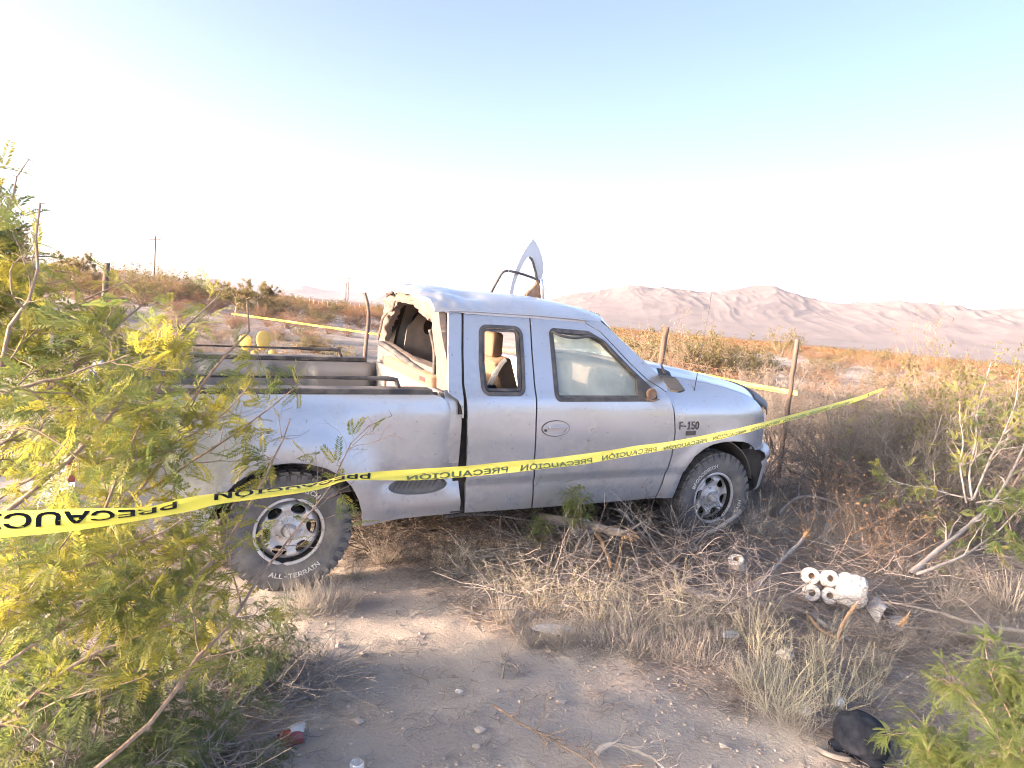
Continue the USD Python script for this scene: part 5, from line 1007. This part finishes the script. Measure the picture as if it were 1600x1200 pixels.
# black bundle in the bottom right corner
s_ = trimesh.creation.icosphere(4, 1.0); v = s_.vertices; v = v * (1 + .25 * (meshkit.fbm(v * 1.6 + 4, 3, 9) - .5))[:, None]; p = frame_at(1342, 1166, .055)
bb = thing('black_bundle', 'rounded dusty black cloth bundle with flaps, on the dirt at the lower right', 'cloth bundle')
part(bb, 'body', tm(p + v * np.array([.118, .13, .10]), s_.faces), M['blackcloth'], True)
for dx, dy, dz, sx, sy, sz in ((-.10, -.02, -.045, .05, .045, .022), (.0, -.11, -.05, .06, .04, .02)): part(bb, 'flap', tm(p + np.array([dx, dy, dz]) + v * np.array([sx, sy, sz]), s_.faces), M['blackcloth'], True)
lens = thing('broken_lens', 'broken red and clear tail light lens on the bare dirt, lower left', 'lens fragment')
c = [ground(*q_) for q_ in ((433, 1152), (476, 1138), (474, 1160), (447, 1168))]; u, w_ = np.meshgrid(np.linspace(0, 1, 9), np.linspace(0, 1, 7), indexing='ij')
P = ((1 - u) * (1 - w_))[..., None] * c[0] + (u * (1 - w_))[..., None] * c[1] + (u * w_)[..., None] * c[2] + ((1 - u) * w_)[..., None] * c[3]; P[..., 2] += .025 + .02 * np.sin(u * np.pi) * np.sin(w_ * np.pi)
part(lens, 'red_lens', thick(sheet(P[..., 0], P[..., 1], P[..., 2]), (0, 0, -.022)), M['red'], 40)
Q = P[3:, :5]; part(lens, 'clear_lens', thick(sheet(Q[..., 0], Q[..., 1], Q[..., 2] + .012), (0, 0, -.008)), M['clearplastic'], 40)
c1_ = ground(362, 1100); solo('broken_lens', thick(tm(c1_ + np.array([(-.04, 0, .02), (.03, -.01, .03), (.05, .02, .12), (0, .03, .14), (-.03, .03, .08)]), [(0, 1, 4), (1, 2, 4), (2, 3, 4)]), (0, .008, 0)), M['red'], 'dull red lens piece standing in twigs under the mesquite', 'lens fragment')
a = np.linspace(0, 1.2, 14); c2 = ground(1284, 1184); cvr = np.stack([c2[0] + .13 * (np.cos(a + 3.6) + .75), c2[1] + .13 * (np.sin(a + 3.6) + .7), np.full(14, c2[2] + .012)], -1)
solo('chrome_shard', thick(sheet(np.stack([cvr[:, 0], cvr[:, 0] * 1 + .004, cvr[:, 0] + .015]), np.stack([cvr[:, 1], cvr[:, 1] + .008, cvr[:, 1] + .022]), np.stack([cvr[:, 2], cvr[:, 2] + .015, cvr[:, 2] + .008])), (0, 0, -.006)), M['plastic'], 'curved silver trim shard lying left of the black bundle', 'trim fragment', smooth=True)
jar = thing('glass_piece', 'small glass cup at the very bottom edge, on the dirt', 'glass'); A, I = np.meshgrid(np.linspace(0, 2 * np.pi, 21), np.arange(4), indexing='ij'); jp = np.array([(.02, 0), (.028, .005), (.028, .055), (.025, .06)]); jc = ground(556, 1212)
part(jar, 'cup', sheet(jc[0] + jp[I, 0] * np.cos(A), jc[1] + jp[I, 0] * np.sin(A), jc[2] + jp[I, 1]), M['clearplastic'], True)
# stones
rs = np.random.default_rng(31)
def stone(seed):
    r = np.random.default_rng(seed); m = trimesh.convex.convex_hull(unit(r.normal(size=(16, 3))) * r.uniform(.7, 1, (16, 1)) * [1, .8, .55]); return m
for px_, py_, s_ in ((530, 1012, .035), (566, 1022, .03), (750, 1140, .045), (743, 1166, .03), (560, 1128, .04), (875, 1098, .04), (1130, 1170, .035)):
    m = stone(int(px_)); m.apply_scale(s_ * .8); m.apply_translation(frame_at(px_, py_, s_ * .18)); solo('stone', m, M['stone'], 'pale angular stone lying on the bare dirt strip in the foreground', 'stone', 'stones on the bare dirt')
# pebbles and clods (nobody could count them), and chaff
def scatter(name, label, protos, pos, sc, quat, idx_):
    p_ = UsdGeom.PointInstancer.Define(stage, '/World/' + name); tag(p_.GetPrim(), label, None, None, 'stuff')
    for i, (m, mt) in enumerate(protos): usdkit.mesh(stage, f'/World/{name}/piece_{"abcdef"[i]}', m, mt)
    p_.CreatePrototypesRel().SetTargets([Sdf.Path(f'/World/{name}/piece_{"abcdef"[i]}') for i in range(len(protos))])
    p_.CreateProtoIndicesAttr(Vt.IntArray.FromNumpy(idx_.astype(np.int32))); p_.CreatePositionsAttr(Vt.Vec3fArray.FromNumpy(pos.astype(np.float32))); p_.CreateScalesAttr(Vt.Vec3fArray.FromNumpy(sc.astype(np.float32)))
    p_.CreateOrientationsAttr(Vt.QuathArray([Gf.Quath(float(a), float(b), float(c), float(d)) for a, b, c, d in quat]))
n = 16000; xy = np.stack([rs.uniform(-3.2, 3.6, n), 2.4 + 4.2 * rs.random(n) ** 1.4], -1)
cl_ = meshkit.fbm(np.stack([xy[:, 0] / .5, xy[:, 1] / .5, 0 * xy[:, 0]], -1), 3, 77); k_ = rs.random(n) < np.clip((cl_ - .38) * 4.5, .12, 1); xy = xy[k_]; n = len(xy)
s_ = .004 + .013 * rs.random(n) ** 3; th_ = rs.uniform(0, np.pi, n)
scatter('pebbles', 'small pebbles and clods strewn over the dirt', [(stone(1), M['stone']), (stone(2), mat('clod', (.33, .26, .21), (.42, .34, .28), 20, rough=1.0)), (stone(3), M['stone'])], np.stack([xy[:, 0], xy[:, 1], hgt(xy[:, 0], xy[:, 1]) + s_ * .2], -1), np.repeat(s_[:, None], 3, 1), np.stack([np.cos(th_), 0 * th_, 0 * th_, np.sin(th_)], -1), rs.integers(0, 3, n))
def chaff(seed, k=7):
    r = np.random.default_rng(seed); P = np.cumsum(np.stack([r.normal(0, .1, (k, 5)) + np.linspace(0, 1, 5)[None] * 0 + .25, r.normal(0, .12, (k, 5)), r.normal(0, .035, (k, 5))], -1), 1) - [.6, 0, 0]
    P = P + r.normal(0, .35, (k, 1, 3)) * [1, 1, .1]; a = r.uniform(0, 6.28, k); c_, s__ = np.cos(a)[:, None], np.sin(a)[:, None]; P = np.stack([P[..., 0] * c_ - P[..., 1] * s__, P[..., 0] * s__ + P[..., 1] * c_, P[..., 2]], -1); return fibers(P, np.linspace(.016, .006, 5)[None], 3)
n = 20000; xy = np.stack([rs.uniform(-3.5, 6.5, n), 2.4 + 7.5 * rs.random(n) ** 1.3], -1); sh_ = shapely.points(xy[:, 0], xy[:, 1])
sd = np.where(shapely.contains(bare, sh_), -shapely.distance(bare.exterior, sh_), shapely.distance(bare, sh_)); k_ = rs.random(n) < np.clip(.10 + sd * 4 + .12, .07, 1); xy = xy[k_]; n = len(xy); s_ = rs.uniform(.035, .13, n); th_ = rs.uniform(0, np.pi, n)
scatter('chaff', 'broken twigs, straw and chaff littering the ground', [(chaff(1), M['dead']), (chaff(2), M['twig']), (chaff(3), M['greystraw']), (chaff(4), M['darktwig'])], np.stack([xy[:, 0], xy[:, 1], hgt(xy[:, 0], xy[:, 1]) + .006], -1), np.repeat(s_[:, None], 3, 1), np.stack([np.cos(th_), 0 * th_, 0 * th_, np.sin(th_)], -1), rs.integers(0, 4, n))

# ---------------------------------------------------------------- fallen branches and the brush pile below the doors
rf = np.random.default_rng(61)
def fallen(label, pts, ra, rbb, m=M['dead'], kids=0, broken=False, kl=(.2, .5), name='fallen_branch', side=8):
    """pts: (px, py, height over the ground)"""
    P = []
    for px_, py_, h_ in pts:
        g_ = ground(px_, py_ + h_ * FPX / 5.5 * .9); g_[2] += h_; P.append(g_)
    k = 14; P = smoothline(P, k); P[1:-1] += np.cumsum(rf.normal(0, .006, (k - 2, 3)), 0) * .5; R = np.linspace(ra, rbb, k)[None]
    t = thing(name, label, 'branch'); part(t, 'limb', fibers(P[None], R, side), m, True)
    if kids:
        s1 = sprout(P[None], R, kids, .15, 1, (.35, .95), kl, 8, .16, (0, 0, .03), .5, rf); s2 = sprout(*s1, 3, .25, 1, (.35, .9), (.08, .25), 5, .2, (0, 0, .02), .6, rf)
        part(t, 'twig', cat_([fibers(s1[0], np.maximum(s1[1], .0015), 5), fibers(s2[0], np.maximum(s2[1], .0011), 3)]), m, True, kind='stuff')
    if broken:
        d = unit(P[-1] - P[-2]); sp = np.stack([P[-1] + rf.normal(0, rbb * .5, (9, 3)), P[-1] + d * .05 + rf.normal(0, rbb * .8, (9, 3)), P[-1] + d * rf.uniform(.05, .12, (9, 1)) + rf.normal(0, rbb, (9, 3))], 1); part(t, 'broken_end', fibers(sp, np.array([rbb * .55, rbb * .4, .001]), 4), M['wood'], kind='stuff')
    return P
fallen('thick dark broken limb with a splintered orange end under the front door', [(830, 806, .26), (880, 822, .29), (930, 832, .29), (972, 840, .27)], .035, .030, M['darktwig'], 5, True)
fallen('long grey log lying across the litter left of the roll pack', [(1050, 918, .06), (1110, 934, .05), (1180, 944, .04), (1240, 952, .04), (1300, 985, .03), (1330, 1003, .02)], .030, .012, M['dead'], 8)
fallen('grey stick with a pale broken tip pointing up toward the right', [(1165, 930, .02), (1190, 905, .06), (1220, 872, .12), (1250, 843, .22)], .020, .013, M['dead'], 2, True, (.1, .2))
fallen('forked grey branch running down from the front wheel', [(1150, 800, .30), (1110, 832, .22), (1078, 850, .15), (1100, 880, .10), (1140, 940, .05)], .017, .012, M['dead'], 8)
fallen('pale bare branch with many thin twigs piled below the door seam', [(690, 812, .30), (760, 806, .28), (830, 814, .25), (890, 826, .2)], .014, .006, M['dead'], 12, False, (.25, .6))
fallen('bare branch sweeping up beside the front tyre', [(1060, 905, .05), (1030, 870, .12), (990, 830, .22), (960, 800, .34)], .013, .004, M['dead'], 12, False, (.25, .6))
fallen('bare branch fanning toward the front wheel arch', [(1080, 900, .05), (1070, 860, .12), (1055, 820, .22), (1040, 790, .36)], .013, .004, M['dead'], 12, False, (.25, .55))
fallen('dark leafless branch lying flat below the pile', [(800, 905, .03), (880, 915, .06), (960, 900, .08), (1040, 905, .05)], .014, .006, M['darktwig'], 12, False, (.2, .5))
fallen('grey branch reaching in from the right edge above the green seedling', [(1620, 998, .10), (1540, 985, .09), (1460, 966, .10), (1375, 944, .10)], .016, .006, M['dead'], 6, False, (.2, .4))
fallen('second grey branch just below the one from the right edge', [(1620, 1020, .06), (1530, 1000, .07), (1470, 990, .07), (1400, 985, .05)], .018, .010, M['darktwig'], 3)
fallen('dark stick with an orange broken end lying on the white paper', [(1388, 992, .03), (1405, 980, .05)], .018, .018, M['darktwig'], 0, True)
fallen('orange splintered stick standing up below the roll pack', [(1308, 1003, .02), (1313, 985, .06), (1324, 964, .12)], .010, .012, M['wood'], 0, True)
fallen('split orange stick lying left of the standing splinter', [(1258, 958, .05), (1285, 985, .03), (1312, 1003, .01)], .010, .008, M['wood'], 0)
fallen('flat orange split slab leaning below the tissue', [(922, 832, .26), (938, 858, .20), (952, 890, .12)], .020, .012, M['wood'], 0, side=4)
fallen('thin yellow splint hanging from the broken limb', [(968, 844, .24), (963, 868, .17), (960, 892, .10)], .006, .005, M['wood'], 0)
fallen('reddish dry twigs lying at the bottom edge of the dirt', [(770, 1108, .03), (820, 1140, .06), (900, 1185, .05), (960, 1225, .02)], .006, .003, M['twig'], 14, False, (.15, .4))
fallen('gnarled bleached root at the bottom edge', [(930, 1185, .03), (960, 1172, .07), (1000, 1180, .05), (1040, 1210, .02)], .013, .006, M['dead'], 9, False, (.1, .25))
fallen('small black twig on the bare dirt', [(785, 1060, .01), (790, 1035, .03), (812, 1052, .02)], .006, .002, M['darktwig'], 4, False, (.05, .15))
fallen('curved grey branch arching in the tangle right of the front wheel', [(1290, 850, .02), (1310, 790, .22), (1350, 775, .28), (1400, 800, .1)], .018, .008, M['dead'], 8, False, (.2, .5))
fallen('second curved grey branch beside the arching one', [(1215, 800, .1), (1255, 770, .26), (1300, 780, .24), (1340, 830, .05)], .016, .008, M['dead'], 8, False, (.2, .5))
def tangle(name, label, region, n, L, hmax, m, seed, rad=.0022, up=.12, wob=.2):
    r = np.random.default_rng(seed); poly = Polygon([tuple(ground(*q_)[:2]) for q_ in region]); x0, y0, x1, y1 = poly.bounds; pts = r.uniform((x0, y0), (x1, y1), (n * 6, 2)); pts = pts[shapely.contains(poly, shapely.points(pts[:, 0], pts[:, 1]))][:n]; n = len(pts)
    a = r.uniform(0, 6.283, n); d = unit(np.stack([np.cos(a), np.sin(a), r.normal(up, .22, n)], -1)); P = [np.stack([pts[:, 0], pts[:, 1], hgt(pts[:, 0], pts[:, 1]) + hmax * r.random(n) ** 1.6], -1)]; l = r.uniform(*L, n)
    for _ in range(6): d = unit(d + r.normal(0, wob, d.shape)); P.append(P[-1] + d * (l / 6)[:, None])
    P = np.stack(P, 1); zmin = hgt(P[..., 0], P[..., 1], False) + .004; P[..., 2] = np.maximum(P[..., 2], zmin); R = rad * r.uniform(.5, 1.6, n)[:, None] * np.linspace(1, .35, 7)[None]
    s1 = sprout(P, R, 2, .2, .9, (.3, .9), (L[0] * .3, L[1] * .4), 5, .2, (0, 0, .02), .6, r)
    return solo(name, cat_([fibers(P, np.maximum(R, .0009), 4), fibers(s1[0], np.maximum(s1[1], .0008), 3)]), m, label, 'brush', kind='stuff', smooth=True)
tangle('dead_brush', 'pile of grey dead twigs heaped under the doors and front wheel', [(690, 880), (1160, 880), (1240, 960), (1120, 1000), (760, 985)], 620, (.2, .65), .26, M['dead'], 1)
tangle('dead_brush', 'matted twigs under the pickup, coloured dark to stand in for shade', [(560, 850), (1080, 790), (1160, 850), (1080, 930), (600, 890)], 1300, (.2, .6), .28, M['twig_shade'], 2)
tangle('dead_brush', 'dense brush added on the far side of the pickup to block light under its sills, coloured dark as shade', [(480, 800), (760, 745), (1080, 725), (1130, 760), (1060, 800), (560, 870)], 1700, (.25, .7), .45, M['twig_shade'], 12, .0045)  # added to cut light coming in below the truck from behind
tangle('dead_brush', 'grey matted twigs right of the front wheel', [(1160, 840), (1330, 800), (1620, 850), (1620, 960), (1200, 960)], 700, (.2, .6), .22, M['dead'], 3, .002)
tangle('dead_brush', 'dark matted litter around the toilet roll pack', [(1150, 950), (1330, 930), (1640, 960), (1640, 1080), (1300, 1060), (1150, 1010)], 800, (.15, .45), .09, M['darktwig'], 4, .0018)
tangle('dead_brush', 'bleached twig mat beside the dirt below the mesquite', [(330, 1075), (440, 1030), (540, 1050), (520, 1100), (400, 1125)], 420, (.15, .4), .10, M['dead'], 5, .0016, .05)
tangle('dead_brush', 'grey twig mass in the bottom left corner under the mesquite', [(-120, 1130), (120, 1060), (330, 1090), (400, 1200), (300, 1290), (-120, 1290)], 1100, (.15, .45), .16, M['dead'], 6, .0017, .1)
tangle('dead_brush', 'tangled grey brush farther right behind the roll pack', [(1230, 780), (1640, 740), (1700, 850), (1300, 850)], 600, (.3, .8), .45, M['darktwig'], 7, .0028)
# ---------------------------------------------------------------- grass tufts and stalks
def tuft(seed, n, h, sp, rad, heads=False, wob=.08, side=0):
    r = np.random.default_rng(seed); a = r.uniform(0, 6.283, n); q_ = np.abs(r.normal(0, .06, n)); P = [np.stack([np.cos(a) * q_, np.sin(a) * q_, np.full(n, -.02)], -1)]; d = unit(np.stack([np.cos(a) * sp * r.random(n), np.sin(a) * sp * r.random(n), np.ones(n)], -1)); l = h * r.uniform(.4, 1.05, n)
    for _ in range(6): d = unit(d + r.normal(0, wob, d.shape)); P.append(P[-1] + d * (l / 6)[:, None])
    P = np.stack(P, 1); R = rad * r.uniform(.6, 1.3, n)[:, None] * np.linspace(1, .4, 7)[None]; ms = [fibers(P, R, 3)]
    if side: s1 = sprout(P, R, side, .3, 1, (.3, .8), (.05 * h, .22 * h), 4, .15, (0, 0, .1), .7, r); ms.append(fibers(s1[0], np.maximum(s1[1], .0007), 3))
    if heads: k = r.random(n) < .5; e_ = P[k][:, -3:]; ms.append(fibers(e_, np.array([rad * 1.2, rad * 2.4, rad * .6]), 4))
    return cat_(ms)
def one_mesh_kind(name, mesh, m):
    c = stage.CreateClassPrim('/World/kind_' + name); tag(usdkit.mesh(stage, str(c.GetPath()) + '/blades', mesh, m).GetPrim(), kind='stuff'); CLS[name] = str(c.GetPath())
for i in range(3): one_mesh_kind(f'straw{i}', tuft(300 + i, 90, .42, .75, .0019, wob=.11), M['straw'])
for i in range(3): one_mesh_kind(f'stalk{i}', tuft(310 + i, 22, .46, .75, .0019, False, .09, 7), M['greenstraw'])
for i in range(3): one_mesh_kind(f'fuzz{i}', tuft(320 + i, 120, .26, 1.3, .0013, wob=.2, side=2), M['greystraw'])
def tufts(name, kinds, label, cat, group, spots, sc):
    for px_, py_ in spots:
        p = ground(px_ + rf.uniform(-6, 6), py_ + rf.uniform(-4, 4)); copy(CLS[kinds[rf.integers(len(kinds))]], name, label, cat, group, p, rf.uniform(0, 360), float(rf.uniform(*sc)))
tufts('dry_stalk_plant', ['stalk0', 'stalk1', 'stalk2'], 'greenish-grey stalks standing in the litter below the roll pack', 'stalks', 'stalks below the roll pack', [(1100, 985), (1125, 1010), (1200, 1040), (1230, 1085), (1262, 1060), (1300, 1110), (1345, 1100), (1170, 1010), (1380, 1060), (1290, 1040)], (.6, .95))
tufts('dry_stalk_plant', ['stalk0', 'stalk1', 'stalk2'], 'greenish-grey stalks in front of the brush pile under the front door', 'stalks', 'stalks in front of the brush pile', [(745, 905), (770, 925), (805, 930), (840, 950), (880, 965), (925, 975), (960, 985), (1000, 985), (1040, 990), (905, 940), (1065, 975)], (.6, 1.0))
tufts('grass_tuft', ['straw0', 'straw1', 'straw2'], 'pale dry grass tuft at the edge of the shade under the pickup', 'grass tuft', 'grass tufts under the pickup', [(600, 882), (640, 880), (680, 888), (725, 892), (770, 885)], (.55, .85))
tufts('grass_tuft', ['straw0', 'straw1', 'straw2'], 'fluffy straw tuft on the edge of the bare dirt, below the brush pile', 'grass tuft', 'straw tufts beside the bare dirt', [(805, 990), (828, 1005), (785, 972)], (.45, .65))
tufts('grass_tuft', ['fuzz0', 'fuzz1', 'fuzz2'], 'low grey wispy grass on the litter in front of the pickup', 'grass tuft', 'wispy grey grass on the litter', [(500, 935), (520, 960), (480, 960), (545, 945), (900, 1000), (950, 1010), (1000, 1015), (1050, 1030), (1095, 1040), (1080, 1000), (1150, 1060), (1190, 1080), (870, 1010), (1240, 1130), (1150, 935), (1210, 960), (1180, 990), (1400, 900), (1450, 920), (1500, 900), (1560, 930), (1380, 1010), (1440, 1010), (1500, 1000), (1550, 1010), (1420, 870), (1340, 880)], (.7, 1.2))
tufts('grass_tuft', ['straw0', 'straw1', 'straw2'], 'wiry pale grass in front of the rear tyre', 'grass tuft', 'grass in front of the rear tyre', [(478, 945), (548, 908)], (.4, .55))
tufts('grass_tuft', ['straw0', 'straw1', 'fuzz1'], 'pale dry grass among the tangle right of the front wheel', 'grass tuft', 'dry grass right of the front wheel', [(1210, 810), (1240, 830), (1190, 840), (1270, 870), (1330, 860), (1420, 830), (1480, 860), (1550, 850), (1590, 880), (1580, 960), (1540, 960), (1590, 1010), (1480, 960)], (.8, 1.3))
tufts('leaning_stalks', ['stalk0', 'stalk2'], 'yellow-grey stalks leaning over the bare dirt left of the black bundle', 'stalks', 'stalks leaning over the bare dirt', [(1205, 1115), (1225, 1125)], (.8, .95))

# ---------------------------------------------------------------- green seedlings and saplings
def plant(name, label, cat, branches, leafm, tmpl, per, kids, kl, sc, seed, woodm=M['twig'], grand=3, wind=(0, 0, -.1), gl=(.06, .16)):
    r = np.random.default_rng(seed); t = thing(name, label, cat); P, Rr = [], []
    for pts, ra, rbb in branches:
        q_ = smoothline([at(*p) for p in pts], 14); q_ += np.cumsum(r.normal(0, .003, q_.shape), 0); P.append(q_); Rr.append(np.linspace(ra, rbb, 14)); part(t, 'branch', fibers(q_[None], Rr[-1][None], 7), woodm, True)
    P, Rr = np.array(P), np.array(Rr); s1 = sprout(P, Rr, kids, .15, 1, (.4, 1.1), kl, 7, .2, (0, 0, .05), .55, r); s2 = sprout(*s1, grand, .15, 1, (.4, 1.1), gl, 5, .22, (0, 0, 0), .6, r)
    part(t, 'twig', cat_([fibers(s1[0], np.maximum(s1[1], .001), 4), fibers(s2[0], np.maximum(s2[1], .0008), 3)]), woodm, True, kind='stuff')
    part(t, 'foliage', cat_([leaves_on(s2[0], per, tmpl, r, wind, sc), leaves_on(s1[0], per, tmpl, r, wind, sc)]), leafm, kind='stuff'); return t
def gdepth(px_, py_): p = ground(px_, py_); return float((p - CAM) @ cf)
plant('mesquite_seedling', 'bright green feathery seedling in the bottom right corner', 'seedling', [
    ([(1600, 1230, 2.75), (1560, 1150, 2.85), (1510, 1090, 2.95), (1470, 1060, 3.0)], .005, .0015), ([(1610, 1230, 2.75), (1590, 1130, 2.85), (1560, 1060, 2.95), (1545, 1010, 3.0)], .005, .0015), ([(1640, 1240, 2.7), (1630, 1150, 2.8), (1610, 1090, 2.9), (1590, 1050, 3.0)], .005, .0015),
    ([(1560, 1250, 2.7), (1510, 1190, 2.8), (1450, 1150, 2.9), (1420, 1140, 2.95)], .004, .0012), ([(1660, 1200, 2.7), (1650, 1130, 2.8), (1640, 1080, 2.9), (1630, 1040, 3.0)], .005, .0015), ([(1520, 1250, 2.65), (1480, 1215, 2.7), (1440, 1190, 2.8)], .004, .0012), ([(1610, 1250, 2.6), (1580, 1200, 2.65), (1550, 1170, 2.7)], .004, .0012)], M['leaf_pale'], FINE, 4, 10, (.07, .17), (.65, 1.1), 71)
plant('low_shrub', 'soft grey-green feathery shrub low under the mesquite in the lower left', 'shrub', [
    ([(120, 1250, 2.5), (80, 1120, 2.55), (60, 1040, 2.6), (40, 985, 2.65)], .006, .002), ([(140, 1250, 2.5), (150, 1130, 2.6), (180, 1040, 2.7), (190, 985, 2.8)], .006, .002), ([(160, 1250, 2.5), (230, 1150, 2.6), (280, 1070, 2.75), (300, 1000, 2.9)], .006, .002),
    ([(180, 1260, 2.5), (280, 1190, 2.6), (350, 1130, 2.75), (400, 1060, 2.95)], .006, .002), ([(60, 1260, 2.4), (0, 1170, 2.4), (-30, 1090, 2.45)], .006, .002), ([(180, 1260, 2.4), (230, 1200, 2.45), (270, 1160, 2.5)], .005, .0015), ([(100, 1260, 2.4), (110, 1190, 2.4), (130, 1130, 2.45)], .005, .0015)], M['leaf_low'], LONG, 3, 10, (.10, .24), (.5, .85), 79, M['dead'])
plant('herb', 'low grey-green herb spreading at the foot of the mesquite, left of the rear tyre', 'herb', [
    ([(350, 1075, 3.25), (370, 1020, 3.4), (400, 975, 3.5), (430, 955, 3.5)], .004, .0012), ([(340, 1075, 3.25), (330, 1010, 3.4), (320, 960, 3.5), (325, 930, 3.55)], .004, .0012), ([(350, 1080, 3.25), (400, 1035, 3.35), (440, 1010, 3.4), (455, 985, 3.4)], .004, .0012), ([(330, 1080, 3.2), (290, 1030, 3.3), (270, 985, 3.4), (275, 960, 3.45)], .004, .0012), ([(345, 1080, 3.2), (360, 1050, 3.25), (385, 1040, 3.3), (425, 1050, 3.3)], .004, .0012)], M['leaf_herb'], FINE, 4, 9, (.07, .17), (.6, 1.0), 72, M['greystraw'])
plant('herb', 'tiny pale green sprigs on the dirt at the lower left edge', 'herb', [
    ([(380, 1235, 2.75), (365, 1200, 2.8), (350, 1175, 2.85)], .003, .001), ([(400, 1235, 2.75), (410, 1200, 2.8), (430, 1185, 2.85)], .003, .001), ([(340, 1235, 2.7), (320, 1200, 2.8), (330, 1170, 2.85)], .003, .001)], M['leaf_herb'], FINE, 3, 6, (.05, .1), (.5, .8), 73, M['greystraw'])
plant('green_sprig', 'fresh green sprig hanging on the brush below the front door', 'sprig', [
    ([(905, 840, 5.3), (908, 800, 5.25), (892, 772, 5.2), (876, 785, 5.15)], .004, .0015), ([(908, 830, 5.25), (905, 795, 5.2), (900, 775, 5.2), (912, 800, 5.15)], .004, .0015), ([(870, 850, 5.2), (855, 838, 5.2), (845, 830, 5.2)], .004, .0015)], M['leaf_pale'], FINE, 3, 6, (.06, .13), (.7, 1.0), 74)
plant('mesquite_sapling', 'mesquite sapling with bare forked stems and green tufts at the right edge', 'sapling', [
    ([(1425, 895, 5.0), (1480, 850, 5.2), (1540, 800, 5.5), (1565, 770, 5.7), (1600, 700, 5.8), (1625, 640, 5.9)], .020, .006), ([(1430, 897, 5.0), (1500, 870, 5.1), (1540, 845, 5.3), (1600, 790, 5.5)], .013, .004), ([(1520, 780, 5.6), (1470, 768, 5.7), (1420, 758, 5.8), (1370, 745, 5.9)], .008, .003),
    ([(1518, 782, 5.6), (1515, 740, 5.7), (1525, 690, 5.8), (1530, 640, 5.9), (1545, 590, 5.9), (1552, 568, 5.9)], .009, .003), ([(1520, 780, 5.6), (1545, 720, 5.7), (1570, 670, 5.8), (1590, 610, 5.9), (1592, 575, 5.9)], .009, .003), ([(1510, 785, 5.6), (1500, 735, 5.7), (1505, 690, 5.8), (1500, 650, 5.9), (1496, 628, 5.9)], .008, .003), ([(1525, 785, 5.6), (1560, 780, 5.6), (1610, 775, 5.6), (1640, 760, 5.6)], .008, .003)], M['leaf'], LONG, 1, 11, (.18, .42), (.6, 1.0), 75, M['dead'], 3)
plant('mesquite_sapling', 'sparse green sapling in the grey brush where the front tape ends', 'sapling', [
    ([(1330, 800, 7.6), (1335, 730, 7.7), (1320, 680, 7.8), (1325, 640, 7.8), (1318, 615, 7.8)], .010, .003), ([(1335, 800, 7.6), (1360, 730, 7.7), (1350, 680, 7.8), (1355, 630, 7.8)], .009, .003), ([(1400, 800, 7.6), (1440, 740, 7.7), (1425, 690, 7.8), (1410, 650, 7.8), (1390, 606, 8.6)], .010, .003)], M['leaf'], LONG, 1, 8, (.2, .5), (.7, 1.1), 76, M['darktwig'], 2)
plant('mesquite_sapling', 'low green mesquite shoots at the right edge above the seedling', 'sapling', [
    ([(1640, 930, 4.6), (1620, 880, 4.7), (1590, 840, 4.8), (1575, 790, 4.9)], .008, .003), ([(1650, 930, 4.6), (1640, 880, 4.7), (1620, 830, 4.8), (1600, 760, 4.9)], .008, .003)], M['leaf_pale'], LONG, 2, 8, (.12, .3), (.6, 1.0), 77)
